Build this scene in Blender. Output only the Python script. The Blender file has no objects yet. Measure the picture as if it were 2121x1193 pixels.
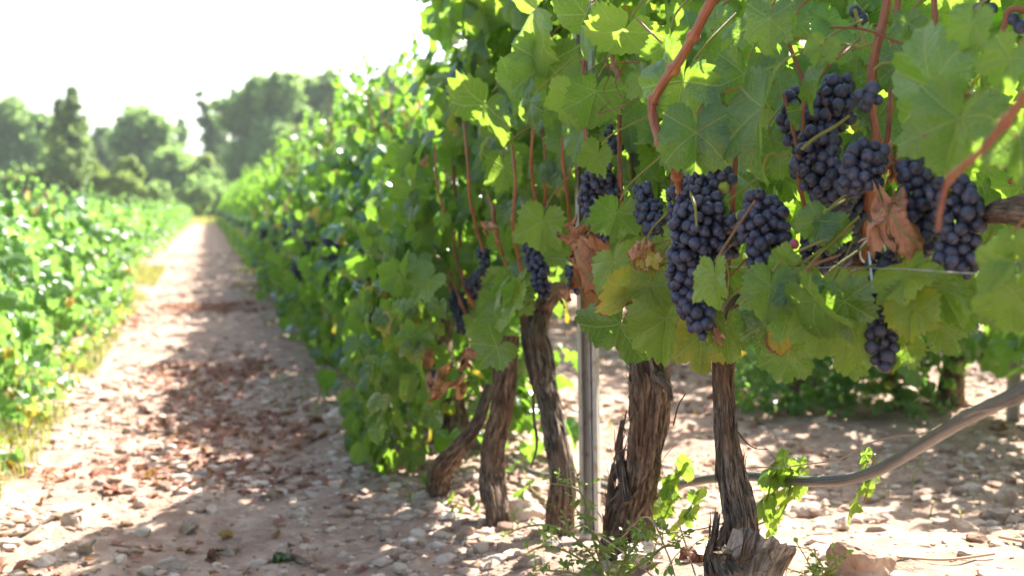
import bpy, math, random
import numpy as np
from mathutils import Vector
S = bpy.context.scene
COL = S.collection
# ------------------------------------------------------------------ camera, world, sun, exposure
FPX = 2400.0; W0, H0 = 2121.0, 1193.0
PH = math.atan(166.5 / FPX); TH = math.atan(630.5 / FPX * math.cos(PH))
CAM = np.array([0.0, 0.0, 0.6])
FW = np.array([math.sin(TH) * math.cos(PH), math.cos(TH) * math.cos(PH), -math.sin(PH)])
RT = np.array([math.cos(TH), -math.sin(TH), 0.0])
UP = np.cross(RT, FW)
cd = bpy.data.cameras.new('camera'); cam = bpy.data.objects.new('camera', cd); COL.objects.link(cam)
cam.location = CAM; cam.rotation_euler = Vector(FW).to_track_quat('-Z', 'Y').to_euler()
cd.sensor_width = 36; cd.lens = 36 * FPX / W0; cd.clip_start = 0.02; cd.clip_end = 3000
cd.dof.use_dof = True; cd.dof.focus_distance = 1.36; cd.dof.aperture_fstop = 5.4
S.camera = cam
SUN = np.array([0.80, 0.55, 1.04]); SUN /= np.linalg.norm(SUN)
w = bpy.data.worlds.new('World'); S.world = w; w.use_nodes = True
nt = w.node_tree; bg = nt.nodes['Background']
sky = nt.nodes.new('ShaderNodeTexSky'); sky.sky_type = 'NISHITA'; sky.sun_disc = False
sky.sun_elevation = math.asin(SUN[2]); sky.sun_rotation = math.atan2(SUN[0], SUN[1])
sky.air_density = 1.0; sky.dust_density = 3.0; sky.ozone_density = 1.0
nt.links.new(sky.outputs[0], bg.inputs[0]); bg.inputs[1].default_value = 0.10
sl = bpy.data.lights.new('sun', 'SUN'); so = bpy.data.objects.new('sun', sl); COL.objects.link(so)
sl.energy = 5.0; sl.angle = math.radians(0.5); sl.color = (1.0, 0.95, 0.88)
so.rotation_euler = Vector(SUN).to_track_quat('Z', 'Y').to_euler(); so.location = (3, 2, 5)
S.view_settings.view_transform = 'Standard'; S.view_settings.look = 'None'
S.view_settings.gamma = 1.0; S.view_settings.exposure = 2.15

def P(px, py, X):                      # the point of the vertical plane x = X seen at a photo pixel
    d = FW + RT * (px - W0 / 2) / FPX - UP * (py - H0 / 2) / FPX
    return CAM + d * (X / d[0])
def PA(px, py, X):                     # same, on the near stretch where the row swings away to the right; X < 0: as given
    if X < 0: return P(px, py, -X)
    return P(px, py, X + (0.00036 * max(0.0, px - 1480) if X > 0.45 else 0))
def PD(px, py, D):
    return CAM + (FW + RT * (px - W0 / 2) / FPX - UP * (py - H0 / 2) / FPX) * D
def depth(p): return float(np.dot(np.asarray(p) - CAM, FW))
def proj(p):
    v = np.asarray(p) - CAM; d = v @ FW; d = np.where(d < 1e-3, 1e-3, d)
    return W0 / 2 + FPX * (v @ RT) / d, H0 / 2 - FPX * (v @ UP) / d
def pxm(n, p): return n * depth(p) / FPX   # a width in photo pixels, in metres, at point p

# ------------------------------------------------------------------ helpers
def hash3(i, j, k, s):
    i, j, k = [np.atleast_1d(q) for q in (i, j, k)]
    h = (i * 374761393 + j * 668265263 + k * 2147483647 + s * 974634777) & 0xFFFFFFFF
    h = ((h ^ (h >> 13)) * 1274126177) & 0xFFFFFFFF
    h = ((h ^ (h >> 15)) * 2246822519) & 0xFFFFFFFF
    return ((h ^ (h >> 16)) & 0xFFFFFF) / float(0xFFFFFF)
def noise(x, y, z=0.0, s=0):
    x, y, z = np.broadcast_arrays(np.asarray(x, float), np.asarray(y, float), np.asarray(z, float))
    xi, yi, zi = np.floor(x).astype(np.int64), np.floor(y).astype(np.int64), np.floor(z).astype(np.int64)
    fx, fy, fz = x - xi, y - yi, z - zi
    fx, fy, fz = [f * f * (3 - 2 * f) for f in (fx, fy, fz)]
    r = 0
    for a in (0, 1):
        for b in (0, 1):
            for c in (0, 1):
                r = r + hash3(xi + a, yi + b, zi + c, s) * (fx if a else 1 - fx) * (fy if b else 1 - fy) * (fz if c else 1 - fz)
    return r * 2 - 1
def fbm(x, y, z=0.0, s=0, o=4):
    r = 0; a = 1.0
    for i in range(o):
        r = r + a * noise(np.asarray(x) * 2 ** i, np.asarray(y) * 2 ** i, np.asarray(z) * 2 ** i, s + i); a *= 0.5
    return r
def sstep(a, b, x):
    t = np.clip((np.asarray(x, float) - a) / (b - a), 0, 1); return t * t * (3 - 2 * t)
def norm(v): return v / (np.linalg.norm(v, axis=-1, keepdims=True) + 1e-12)

def mesh(name, V, F, uv=None, tint=None, smooth=True):
    me = bpy.data.meshes.new(name)
    V = np.ascontiguousarray(V, dtype=np.float32)
    Fs = F if isinstance(F, list) else [F]
    Fs = [np.asarray(f, dtype=np.int32) for f in Fs if len(f)]
    loops = np.concatenate([f.ravel() for f in Fs]); tot = np.concatenate([np.full(len(f), f.shape[1], np.int32) for f in Fs])
    st = np.concatenate([[0], np.cumsum(tot)[:-1]]).astype(np.int32)
    me.vertices.add(len(V)); me.vertices.foreach_set('co', V.ravel())
    me.loops.add(len(loops)); me.loops.foreach_set('vertex_index', loops)
    me.polygons.add(len(tot)); me.polygons.foreach_set('loop_start', st); me.polygons.foreach_set('loop_total', tot)
    me.polygons.foreach_set('use_smooth', np.full(len(tot), smooth))
    me.update(calc_edges=True)
    if uv is not None:
        l = me.uv_layers.new(name='UVMap'); l.data.foreach_set('uv', np.ascontiguousarray(uv[loops], dtype=np.float32).ravel())
    if tint is not None:
        a = me.color_attributes.new('tint', 'FLOAT_COLOR', 'POINT'); a.data.foreach_set('color', np.ascontiguousarray(tint, dtype=np.float32).ravel())
    return me
def add(name, me, mat, parent=None):
    o = bpy.data.objects.new(name, me); COL.objects.link(o)
    if mat is not None and len(me.materials) == 0:
        for m in (mat if isinstance(mat, (list, tuple)) else [mat]): me.materials.append(m)
    if parent is not None: o.parent = parent
    return o
def tag(o, label=None, cat=None, group=None, kind=None):
    if label: o['label'] = label
    if cat: o['category'] = cat
    if group: o['group'] = group
    if kind: o['kind'] = kind
    return o
def empty(name, loc=(0, 0, 0)):
    o = bpy.data.objects.new(name, None); COL.objects.link(o); o.location = loc; o.empty_display_size = 0.05; return o
def copy_tree(o, parent=None):
    c = o.copy(); COL.objects.link(c); c.parent = parent
    for ch in list(o.children): copy_tree(ch, c)
    return c
class Geo:                                # collects pieces of one mesh
    def __init__(s): s.V, s.F, s.U, s.T, s.n = [], {}, [], [], 0
    def put(s, V, F, uv=None, tint=None):
        V = np.asarray(V, float); F = np.asarray(F)
        s.V.append(V); s.F.setdefault(F.shape[1], []).append(F + s.n); n = len(V); s.n += n
        s.U.append(np.zeros((n, 2)) if uv is None else uv)
        t = np.zeros((n, 4)) if tint is None else np.broadcast_to(np.asarray(tint, float), (n, 4)); s.T.append(t)
    def make(s, name, mat, parent=None, off=None, smooth=True):
        V = np.concatenate(s.V)
        if off is not None: V = V - np.asarray(off)
        me = mesh(name, V, [np.concatenate(f) for f in s.F.values()], np.concatenate(s.U), np.concatenate(s.T), smooth)
        return add(name, me, mat, parent)
def catmull(pts, n):
    pts = np.asarray(pts, float); m = len(pts)
    if m == 2: t = np.linspace(0, 1, n)[:, None]; return pts[0] * (1 - t) + pts[1] * t
    p = np.vstack([2 * pts[0] - pts[1], pts, 2 * pts[-1] - pts[-2]])
    u = np.linspace(0, m - 1 - 1e-9, n); i = u.astype(int); t = (u - i)[:, None]
    a, b, c, d = p[i], p[i + 1], p[i + 2], p[i + 3]
    return 0.5 * ((2 * b) + (c - a) * t + (2 * a - 5 * b + 4 * c - d) * t * t + (3 * b - a - 3 * c + d) * t ** 3)
def frames(C):
    T = norm(np.gradient(C, axis=0)); ref = np.array([0.0, 1, 0]) if abs(T[0][1]) < 0.8 else np.array([1.0, 0, 0])
    N = np.zeros_like(T); N[0] = norm(np.cross(T[0], ref))
    for i in range(1, len(T)): N[i] = norm(N[i - 1] - T[i] * np.dot(N[i - 1], T[i]))
    return T, N, np.cross(T, N)
def tube(g, pts, rad, nseg=10, n=None, disp=None, tint=None, cap=True):
    """pts (m,3), rad scalar or m values"""
    pts = np.asarray(pts, float); rad = np.full(len(pts), rad) if np.isscalar(rad) else np.asarray(rad, float)
    n = n or max(4, len(pts) * 5)
    R = catmull(np.column_stack([pts, rad]), n); C, r = R[:, :3], np.maximum(R[:, 3], 1e-5)
    T, N, B = frames(C)
    a = np.linspace(0, 2 * np.pi, nseg, endpoint=False)
    L = np.concatenate([[0], np.cumsum(np.linalg.norm(np.diff(C, axis=0), axis=1))])
    A, LL = np.meshgrid(a, L); rr = np.repeat(r[:, None], nseg, 1)
    if disp is not None: rr = rr * disp(A, LL, rr)
    V = C[:, None] + N[:, None] * (np.cos(A) * rr)[..., None] + B[:, None] * (np.sin(A) * rr)[..., None]
    i = np.arange(n - 1)[:, None] * nseg; j = np.arange(nseg)[None]; j2 = (j + 1) % nseg
    F = np.stack([i + j, i + j2, i + nseg + j2, i + nseg + j], -1).reshape(-1, 4)
    uv = np.stack([np.abs(A / np.pi - 1), LL], -1).reshape(-1, 2)
    g.put(V.reshape(-1, 3), F, uv, tint)
    if cap:
        for q, c in ((0, C[0]), (n - 1, C[-1])):
            ring = V[q]; cv = np.vstack([ring, c]); f = np.array([[k, (k + 1) % nseg, nseg] for k in range(nseg)])
            if q == 0: f = f[:, ::-1]
            g.put(cv, f, np.tile([[0.5, L[q]]], (nseg + 1, 1)), tint)
    return C, r, N, B

# ------------------------------------------------------------------ materials
def newmat(name):
    m = bpy.data.materials.new(name); m.use_nodes = True; t = m.node_tree; t.nodes.clear()
    return m, t
class NB:
    def __init__(s, t): s.t = t
    def n(s, typ, ins=None, **kw):
        nd = s.t.nodes.new(typ)
        for k, v in kw.items(): setattr(nd, k, v)
        for k, v in (ins or {}).items():
            if isinstance(v, bpy.types.NodeSocket): s.t.links.new(v, nd.inputs[k])
            else: nd.inputs[k].default_value = v
        return nd
    def math(s, op, a, b=None, c=None, clamp=False):
        ins = {0: a}
        if b is not None: ins[1] = b
        if c is not None: ins[2] = c
        return s.n('ShaderNodeMath', ins, operation=op, use_clamp=clamp).outputs[0]
    def mix(s, f, a, b, bt='MIX'):
        nd = s.t.nodes.new('ShaderNodeMix'); nd.data_type = 'RGBA'; nd.blend_type = bt
        for k, v in ((0, f), (6, a), (7, b)):
            if isinstance(v, bpy.types.NodeSocket): s.t.links.new(v, nd.inputs[k])
            else: nd.inputs[k].default_value = v if k == 0 else (*v, 1)
        return nd.outputs[2]
    def ss(s, x, a, b, lo=0.0, hi=1.0):
        return s.n('ShaderNodeMapRange', {0: x, 1: a, 2: b, 3: lo, 4: hi}, interpolation_type='SMOOTHSTEP').outputs[0]
    def noise(s, scale, vec=None, detail=4, rough=0.55, out=0):
        ins = {'Scale': scale, 'Detail': detail, 'Roughness': rough}
        if vec is not None: ins['Vector'] = vec
        return s.n('ShaderNodeTexNoise', ins).outputs[out]
    def bump(s, h, strength, dist=0.01):
        return s.n('ShaderNodeBump', {'Height': h, 'Strength': strength, 'Distance': dist}).outputs[0]
    def out(s, sh): s.n('ShaderNodeOutputMaterial', {0: sh})
    def principled(s, col, rough, nrm=None, **kw):
        ins = {'Base Color': col if isinstance(col, bpy.types.NodeSocket) else (*col, 1), 'Roughness': rough}
        if nrm is not None: ins['Normal'] = nrm
        ins.update(kw); return s.n('ShaderNodeBsdfPrincipled', ins).outputs[0]

def leaf_mat(name, dark, light, trans, old=(0.42, 0.30, 0.03), brown=(0.20, 0.055, 0.02), tf=0.45, spec=0.5, hero=True, rough=0.36):
    m, t = newmat(name); b = NB(t)
    at = b.n('ShaderNodeAttribute', attribute_name='tint'); sp = b.n('ShaderNodeSeparateColor', {0: at.outputs[0]})
    R, G, B_ = sp.outputs[0], sp.outputs[1], sp.outputs[2]
    pos = b.n('ShaderNodeTexCoord').outputs['Object']
    nz = b.noise(45.0, pos, 3)
    col = b.mix(R, dark, light); tr = b.mix(R, [c * 0.8 for c in trans], trans)
    f0 = b.math('MULTIPLY_ADD', nz, 0.5, -0.25)
    yel = b.ss(b.math('ADD', b.math('ADD', B_, b.math('MULTIPLY', G, 0.25)), f0), 0.62, 1.1)
    col = b.mix(yel, col, old); tr = b.mix(yel, tr, (0.75, 0.55, 0.06))
    geo = b.n('ShaderNodeNewGeometry')
    back = geo.outputs['Backfacing']
    ins = {}
    if hero:
        uv = b.n('ShaderNodeUVMap', uv_map='UVMap'); su = b.n('ShaderNodeSeparateXYZ', {0: uv.outputs[0]})
        tt, pp = su.outputs[0], su.outputs[1]
        v1 = b.ss(pp, 0.007, 0.024, 1.0, 0.0)
        ph = b.math('MULTIPLY', b.math('SUBTRACT', tt, b.math('MULTIPLY', pp, 0.75)), 7.5)
        tri = b.math('PINGPONG', ph, 0.5)
        v2 = b.ss(tri, 0.02, 0.085, 0.75, 0.0)
        vor = b.n('ShaderNodeTexVoronoi', {'Vector': pos, 'Scale': 190.0}, feature='DISTANCE_TO_EDGE').outputs[0]
        v3 = b.ss(vor, 0.0, 0.12, 0.10, 0.0)
        vein = b.math('MAXIMUM', v1, b.math('MAXIMUM', v2, v3))
        big = b.math('MAXIMUM', v1, v2)
        col = b.mix(b.math('MULTIPLY', vein, 0.85), col, (0.20, 0.27, 0.08))
        tr = b.mix(b.math('MULTIPLY', vein, 0.55), tr, (0.55, 0.62, 0.2))
        col = b.mix(b.math('MULTIPLY', b.ss(nz, 0.35, 0.75), 0.35), col, [c * 1.5 for c in light])
        h = b.math('ADD', b.math('MULTIPLY', big, -0.8), b.math('ADD', b.math('MULTIPLY', vor, 0.9), b.math('MULTIPLY', nz, 1.2)))
        vs = b.n('ShaderNodeTexVoronoi', {'Vector': pos, 'Scale': 55.0}).outputs[0]
        spot = b.math('MULTIPLY', b.ss(vs, 0.05, 0.11, 1.0, 0.0), b.ss(b.noise(14.0, pos, 2), 0.5, 0.62))
        col = b.mix(spot, col, brown); tr = b.mix(spot, tr, (0.30, 0.12, 0.04))
        dust = b.math('MULTIPLY', b.ss(b.noise(26.0, pos, 6, 0.7), 0.46, 0.7), 0.05)
        col = b.mix(dust, col, (0.30, 0.33, 0.25))
        nrm = b.bump(h, 0.7, 0.0018)
    else:
        nrm = None
    brn = b.ss(b.math('ADD', b.math('MULTIPLY', b.math('POWER', G, 3.0), 0.5), b.math('ADD', b.math('MULTIPLY', B_, 0.6), b.math('MULTIPLY', f0, 1.4))), 0.86, 0.94)
    col = b.mix(brn, col, brown); tr = b.mix(brn, tr, (0.35, 0.10, 0.03))
    cb = b.mix(0.55, col, (0.14, 0.23, 0.07))
    cc = b.mix(back, col, cb)
    rg = b.math('MULTIPLY_ADD', back, 0.3, rough)
    pr = b.principled(cc, rg, nrm, **{'Specular IOR Level': spec})
    ts = b.n('ShaderNodeBsdfTranslucent', {0: tr})
    if nrm is not None: t.links.new(nrm, ts.inputs['Normal'])
    tfac = b.math('MULTIPLY', b.math('SUBTRACT', 1.0, b.math('MULTIPLY', brn, 0.3)), tf)
    b.out(b.n('ShaderNodeMixShader', {0: tfac, 1: pr, 2: ts.outputs[0]}).outputs[0])
    return m
M = {}
M['leaf'] = leaf_mat('vine_leaf', (0.012, 0.050, 0.012), (0.052, 0.130, 0.016), (0.34, 0.60, 0.035), tf=.42, rough=.3, spec=.75)
M['leaf_far'] = leaf_mat('vine_leaf_far', (0.011, 0.050, 0.014), (0.052, 0.135, 0.022), (0.30, 0.58, 0.045), hero=False, tf=.38, rough=.2, spec=.8)
M['leaf_pale'] = leaf_mat('vine_leaf_pale', (0.040, 0.105, 0.016), (0.120, 0.205, 0.024), (0.38, 0.60, 0.05))
M['leaf_left'] = leaf_mat('vine_leaf_lighter_green', (0.040, 0.110, 0.030), (0.100, 0.185, 0.050), (0.30, 0.57, 0.10), hero=False, tf=.45, rough=.33)  # lighter green leaf colour for the left rows and low growth
M['weed'] = leaf_mat('weed_leaf', (0.05, 0.11, 0.02), (0.12, 0.2, 0.04), (0.4, 0.6, 0.08), hero=False)
M['tree'] = leaf_mat('tree_leaf', (0.095, 0.185, 0.06), (0.18, 0.29, 0.09), (0.46, 0.68, 0.18), hero=False, tf=0.5, spec=0.3, rough=0.5)
M['tree_dark'] = leaf_mat('dark_tree_leaf', (0.055, 0.105, 0.038), (0.12, 0.19, 0.06), (0.32, 0.48, 0.12), hero=False, tf=0.4, spec=0.3, rough=0.5)
M['bush'] = leaf_mat('bush_leaf', (0.08, 0.14, 0.03), (0.16, 0.23, 0.05), (0.40, 0.55, 0.10), hero=False, tf=0.45, spec=0.3, rough=0.5)
M['dry'] = leaf_mat('dry_leaf', (0.50, 0.20, 0.10), (0.64, 0.34, 0.20), (0.82, 0.36, 0.16), old=(0.55, 0.28, 0.12), brown=(0.34, 0.13, 0.06), tf=0.4, spec=0.25, rough=0.6)
M['salmon'] = leaf_mat('salmon_dry_leaf', (0.52, 0.24, 0.15), (0.70, 0.40, 0.28), (0.85, 0.42, 0.26), old=(0.60, 0.34, 0.22), brown=(0.35, 0.14, 0.08), tf=0.45, spec=0.25, rough=0.6)
M['litter'] = leaf_mat('litter_leaf', (0.17, 0.062, 0.042), (0.36, 0.19, 0.125), (0.45, 0.18, 0.10), old=(0.30, 0.17, 0.10), brown=(0.14, 0.04, 0.025), hero=False, tf=0.25, spec=0.25, rough=0.7)
M['grass'] = leaf_mat('grass_blade', (0.10, 0.16, 0.03), (0.36, 0.30, 0.12), (0.5, 0.5, 0.12), hero=False, tf=0.4, spec=0.3)

def simple(name, fn):
    m, t = newmat(name); b = NB(t); b.out(fn(b)); return m
def f_berry(b):
    pos = b.n('ShaderNodeTexCoord').outputs['Object']
    at = b.n('ShaderNodeAttribute', attribute_name='tint'); sp = b.n('ShaderNodeSeparateColor', {0: at.outputs[0]})
    R, G, B_ = sp.outputs[0], sp.outputs[1], sp.outputs[2]
    n1 = b.noise(120.0, pos, 5, 0.6); n2 = b.noise(520.0, pos, 3)
    bloom = b.math('MULTIPLY', b.ss(b.math('ADD', b.math('MULTIPLY', n1, 0.8), b.math('MULTIPLY', n2, 0.25)), 0.34, 0.62), b.math('MULTIPLY_ADD', R, 0.5, 0.5))
    col = b.mix(bloom, (0.008, 0.008, 0.017), (0.064, 0.073, 0.122))
    col = b.mix(G, col, (0.36, 0.06, 0.08)); col = b.mix(B_, col, (0.30, 0.36, 0.05))
    rg = b.math('MULTIPLY_ADD', bloom, 0.25, 0.34)
    return b.principled(col, rg, b.bump(n2, 0.06, 0.001), **{'Specular IOR Level': 0.45, 'Subsurface Weight': 0.0})
M['berry'] = simple('grape_skin', f_berry)
def f_bark(base, light, fs=1.0):
    def f(b):
        uv = b.n('ShaderNodeUVMap', uv_map='UVMap').outputs[0]
        pos = b.n('ShaderNodeTexCoord').outputs['Object']
        mp = b.n('ShaderNodeMapping', {'Vector': uv, 'Scale': (11 * fs, 30 * fs, 1)}).outputs[0]
        fib = b.noise(1.0, mp, 8, 0.7)
        mp2 = b.n('ShaderNodeMapping', {'Vector': uv, 'Scale': (46 * fs, 70 * fs, 1)}).outputs[0]
        fib2 = b.noise(1.0, mp2, 4, 0.7)
        big = b.noise(18.0, pos, 4)
        f1 = b.ss(b.math('ADD', b.math('MULTIPLY', fib, 0.7), b.math('MULTIPLY', fib2, 0.3)), 0.40, 0.64)
        col = b.mix(f1, base, light)
        col = b.mix(b.ss(big, 0.45, 0.7, 0, 0.7), col, (0.18, 0.10, 0.06))
        col = b.mix(b.ss(fib2, 0.6, 0.75, 0, 0.5), col, (0.36, 0.29, 0.22))
        h = b.math('ADD', fib, b.math('MULTIPLY', fib2, 0.5))
        return b.principled(col, 0.85, b.bump(h, 0.9, 0.004), **{'Specular IOR Level': 0.2})
    return f
M['bark'] = simple('vine_bark', f_bark((0.035, 0.025, 0.019), (0.33, 0.245, 0.175)))
M['bark_thick'] = simple('vine_bark_red', f_bark((0.045, 0.030, 0.022), (0.38, 0.27, 0.19)))
M['bark_stump'] = simple('weathered_stump_wood', f_bark((0.17, 0.115, 0.08), (0.56, 0.42, 0.30)))
M['bark_tree'] = simple('tree_bark', f_bark((0.06, 0.045, 0.035), (0.20, 0.16, 0.12), 0.1))
def f_wood(b):
    uv = b.n('ShaderNodeUVMap', uv_map='UVMap').outputs[0]
    mp = b.n('ShaderNodeMapping', {'Vector': uv, 'Scale': (30, 60, 1)}).outputs[0]
    f = b.noise(1.0, mp, 6, 0.7)
    return b.principled(b.mix(b.ss(f, 0.35, 0.65), (0.20, 0.13, 0.09), (0.46, 0.36, 0.28)), 0.8, b.bump(f, 0.6, 0.003))
M['wood'] = simple('cut_wood', f_wood)
def f_cane(b):
    uv = b.n('ShaderNodeUVMap', uv_map='UVMap').outputs[0]; pos = b.n('ShaderNodeTexCoord').outputs['Object']
    mp = b.n('ShaderNodeMapping', {'Vector': uv, 'Scale': (22, 14, 1)}).outputs[0]
    f = b.noise(1.0, mp, 4); n = b.noise(30.0, pos, 3)
    at = b.n('ShaderNodeAttribute', attribute_name='tint'); sp = b.n('ShaderNodeSeparateColor', {0: at.outputs[0]})
    col = b.mix(b.ss(f, 0.35, 0.65), (0.17, 0.050, 0.025), (0.50, 0.21, 0.10))
    col = b.mix(b.ss(n, 0.5, 0.75, 0, 0.6), col, (0.16, 0.035, 0.03))
    col = b.mix(sp.outputs[0], col, (0.26, 0.30, 0.05))
    col = b.mix(sp.outputs[1], col, (0.14, 0.02, 0.025))
    return b.principled(col, 0.5, b.bump(f, 0.8, 0.002), **{'Specular IOR Level': 0.3})
M['cane'] = simple('cane_bark', f_cane)
def f_ground(b):
    pos = b.n('ShaderNodeTexCoord').outputs['Object']; sx = b.n('ShaderNodeSeparateXYZ', {0: pos})
    big = b.noise(1.3, pos, 6, 0.6); mid = b.noise(14.0, pos, 6, 0.65); fine = b.noise(120.0, pos, 4, 0.7)
    vo = b.n('ShaderNodeTexVoronoi', {'Vector': pos, 'Scale': 45.0, 'Randomness': 1.0})
    col = b.mix(b.ss(mid, 0.35, 0.7), (0.26, 0.165, 0.118), (0.43, 0.31, 0.235))
    col = b.mix(b.ss(big, 0.5, 0.72, 0, 0.5), col, (0.25, 0.155, 0.11))
    st = b.math('MULTIPLY', b.ss(vo.outputs[0], 0.1, 0.42, 1.0, 0.0), b.ss(fine, 0.35, 0.6))
    col = b.mix(b.math('MULTIPLY', st, 0.55), col, (0.56, 0.46, 0.36))
    far = b.ss(sx.outputs[1], 38.0, 50.0)
    col = b.mix(far, col, (0.46, 0.37, 0.20))
    far2 = b.ss(sx.outputs[1], 56.0, 66.0); col = b.mix(far2, col, (0.10, 0.14, 0.05))
    h = b.math('ADD', b.math('MULTIPLY', mid, 1.0), b.math('ADD', b.math('MULTIPLY', fine, 0.3), b.math('MULTIPLY', st, 0.4)))
    return b.principled(col, 0.95, b.bump(h, 0.9, 0.012), **{'Specular IOR Level': 0.15})
M['ground'] = simple('stony_earth', f_ground)
def f_stone(b):
    pos = b.n('ShaderNodeTexCoord').outputs['Object']
    at = b.n('ShaderNodeAttribute', attribute_name='tint'); sp = b.n('ShaderNodeSeparateColor', {0: at.outputs[0]})
    n = b.noise(60.0, pos, 6, 0.65); n2 = b.noise(11.0, pos, 4)
    col = b.mix(sp.outputs[0], (0.24, 0.155, 0.11), (0.60, 0.50, 0.42))
    col = b.mix(b.ss(n, 0.42, 0.65, 0, 0.6), col, (0.40, 0.25, 0.16))
    col = b.mix(b.ss(n2, 0.5, 0.7, 0, 0.4), col, (0.62, 0.50, 0.38))
    return b.principled(col, 0.9, b.bump(n, 0.7, 0.005), **{'Specular IOR Level': 0.2})
M['stone'] = simple('limestone', f_stone)
def f_metal(b):
    pos = b.n('ShaderNodeTexCoord').outputs['Object']
    mp = b.n('ShaderNodeMapping', {'Vector': pos, 'Scale': (60, 60, 6)}).outputs[0]
    n = b.noise(1.0, mp, 5); n2 = b.noise(40.0, pos, 3)
    col = b.mix(n, (0.30, 0.29, 0.26), (0.52, 0.51, 0.47)); col = b.mix(b.ss(n2, 0.52, 0.68, 0, 0.7), col, (0.26, 0.17, 0.11))
    return b.principled(col, b.math('MULTIPLY_ADD', n, 0.3, 0.35), b.bump(n2, 0.15, 0.001), Metallic=0.45)
M['metal'] = simple('galvanised_steel', f_metal)
def f_hose(b):
    pos = b.n('ShaderNodeTexCoord').outputs['Object']; uv = b.n('ShaderNodeUVMap', uv_map='UVMap').outputs[0]
    mp = b.n('ShaderNodeMapping', {'Vector': uv, 'Scale': (14, 5, 1)}).outputs[0]
    n = b.noise(1.0, mp, 6, 0.7); d = b.noise(90.0, pos, 5, 0.7)
    col = b.mix(b.ss(n, 0.35, 0.7), (0.045, 0.040, 0.036), (0.19, 0.18, 0.17)); col = b.mix(b.ss(d, 0.5, 0.7, 0, 0.5), col, (0.22, 0.19, 0.16))
    return b.principled(col, b.math('MULTIPLY_ADD', d, 0.4, 0.25), b.bump(d, 0.2, 0.001))
M['hose'] = simple('dusty_black_hose', f_hose)
M['wire'] = simple('twine', lambda b: b.principled(b.mix(b.noise(300.0, None, 2), (0.22, 0.14, 0.09), (0.45, 0.36, 0.27)), 0.7))
M['twig'] = simple('dry_twig', lambda b: b.principled(b.mix(b.noise(90.0, None, 3), (0.34, 0.17, 0.10), (0.55, 0.40, 0.26)), 0.8))
M['tie'] = simple('white_tie', lambda b: b.principled(b.mix(b.noise(150.0, None, 2), (0.45, 0.50, 0.50), (0.62, 0.66, 0.64)), 0.45))
M['wall'] = simple('white_render', lambda b: b.principled(b.mix(b.noise(3.0, None, 4), (0.70, 0.70, 0.68), (0.80, 0.80, 0.78)), 0.8))
M['roof'] = simple('grey_roof', lambda b: b.principled(b.mix(b.noise(5.0, None, 4), (0.30, 0.30, 0.31), (0.42, 0.41, 0.40)), 0.7))
M['glass'] = simple('dark_glass', lambda b: b.principled((0.03, 0.04, 0.05), 0.15))
M['hill'] = simple('distant_hill', lambda b: b.principled(b.mix(b.noise(0.01, None, 5), (0.10, 0.14, 0.07), (0.20, 0.22, 0.13)), 0.95))

# ------------------------------------------------------------------ leaf templates (origin at the petiole, tip at +Y, width about 1.45)
VE = np.array([-1.95, -0.95, 0, 0.95, 1.95])
def leaf_tpl(nteeth, per, rings, seed, fold=0.15, bend=0.5, xb=0.3, wave=0.06, serr=0.085, lobe=1.0):
    rg = np.random.default_rng(seed); ns = nteeth * per
    th = np.linspace(-np.pi + 0.10, np.pi - 0.10, ns + 1)
    if ns >= 20:
        for v in VE: th[np.argmin(abs(th - v))] = v
    tc = [0, .25, .5, .75, .95, 1.2, 1.45, 1.75, 1.95, 2.4, 2.75, 3.0, 3.15]
    s1, s2 = .80 - .16 * lobe, .76 - .10 * lobe
    rc = [1.0, .87, s1, .80, .90, .80, s2, .72, .76, .64, .50, .36, .12]
    rl = np.array(rc) * (1 + rg.normal(0, .03, len(rc))); rr = np.array(rc) * (1 + rg.normal(0, .03, len(rc)))
    r = np.where(th < 0, np.interp(-th, tc, rl), np.interp(th, tc, rr))
    k = np.arange(ns + 1)
    if per > 1:
        ph = np.where(th < 0, (per - k) % per, k % per) / (per - 1.0)
        amp = serr * np.repeat(rg.uniform(.5, 1.3, nteeth + 1), per)[:ns + 1]
        r = r * (1 + amp * ((1 - ph) - 0.5) * 1.6)
    r = r * sstep(3.25, 2.9, abs(th)) + 0.05
    fr = np.array(rings)
    x = (np.sin(th)[None] * r[None] * fr[:, None]); y = (np.cos(th)[None] * r[None] * fr[:, None])
    X = np.concatenate([[0], x.ravel()]); Y = np.concatenate([[0], y.ravel()])
    E = np.concatenate([[0], np.repeat(fr, ns + 1)]); TT = np.concatenate([[0], np.tile(th, len(fr))])
    vi = np.argmin(abs(TT[:, None] - VE[None]), axis=1); a = VE[vi]
    t = X * np.sin(a) + Y * np.cos(a); p = abs(X * np.cos(a) - Y * np.sin(a))
    Rr = np.hypot(X, Y)
    Z = fold * abs(X) * (1 - .3 * abs(X)) + wave * Rr ** 2 * (np.sin(TT * 3.0 + rg.uniform(0, 6)) + .7 * np.sin(TT * 7 + rg.uniform(0, 6))) \
        + 0.035 * np.clip(p, 0, .25) * 4 + wave * .6 * fbm(X * 2.5, Y * 2.5, 0, seed, 2)
    def bendax(u, z, kk):
        if abs(kk) < 1e-3: return u, z
        rad = 1 / kk + 0 * z; ang = u * kk
        return np.sin(ang) * (rad + z), np.cos(ang) * (rad + z) - rad
    Y, Z = bendax(Y, Z, bend); X, Z = bendax(X, Z, xb)
    n1 = ns + 1; F = [[0, j + 2, j + 1] for j in range(ns)]; Q = []
    for i in range(len(fr) - 1):
        o = 1 + i * n1
        for j in range(ns): Q.append([o + j, o + j + 1, o + n1 + j + 1, o + n1 + j])
    Q = np.array(Q).reshape(-1, 4); T3 = np.vstack([np.array(F), Q[:, [0, 1, 2]], Q[:, [0, 2, 3]]]) if len(Q) else np.array(F)
    return np.stack([X, Y, Z], 1), T3, np.stack([t, p], 1), E
TP = {}
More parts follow.
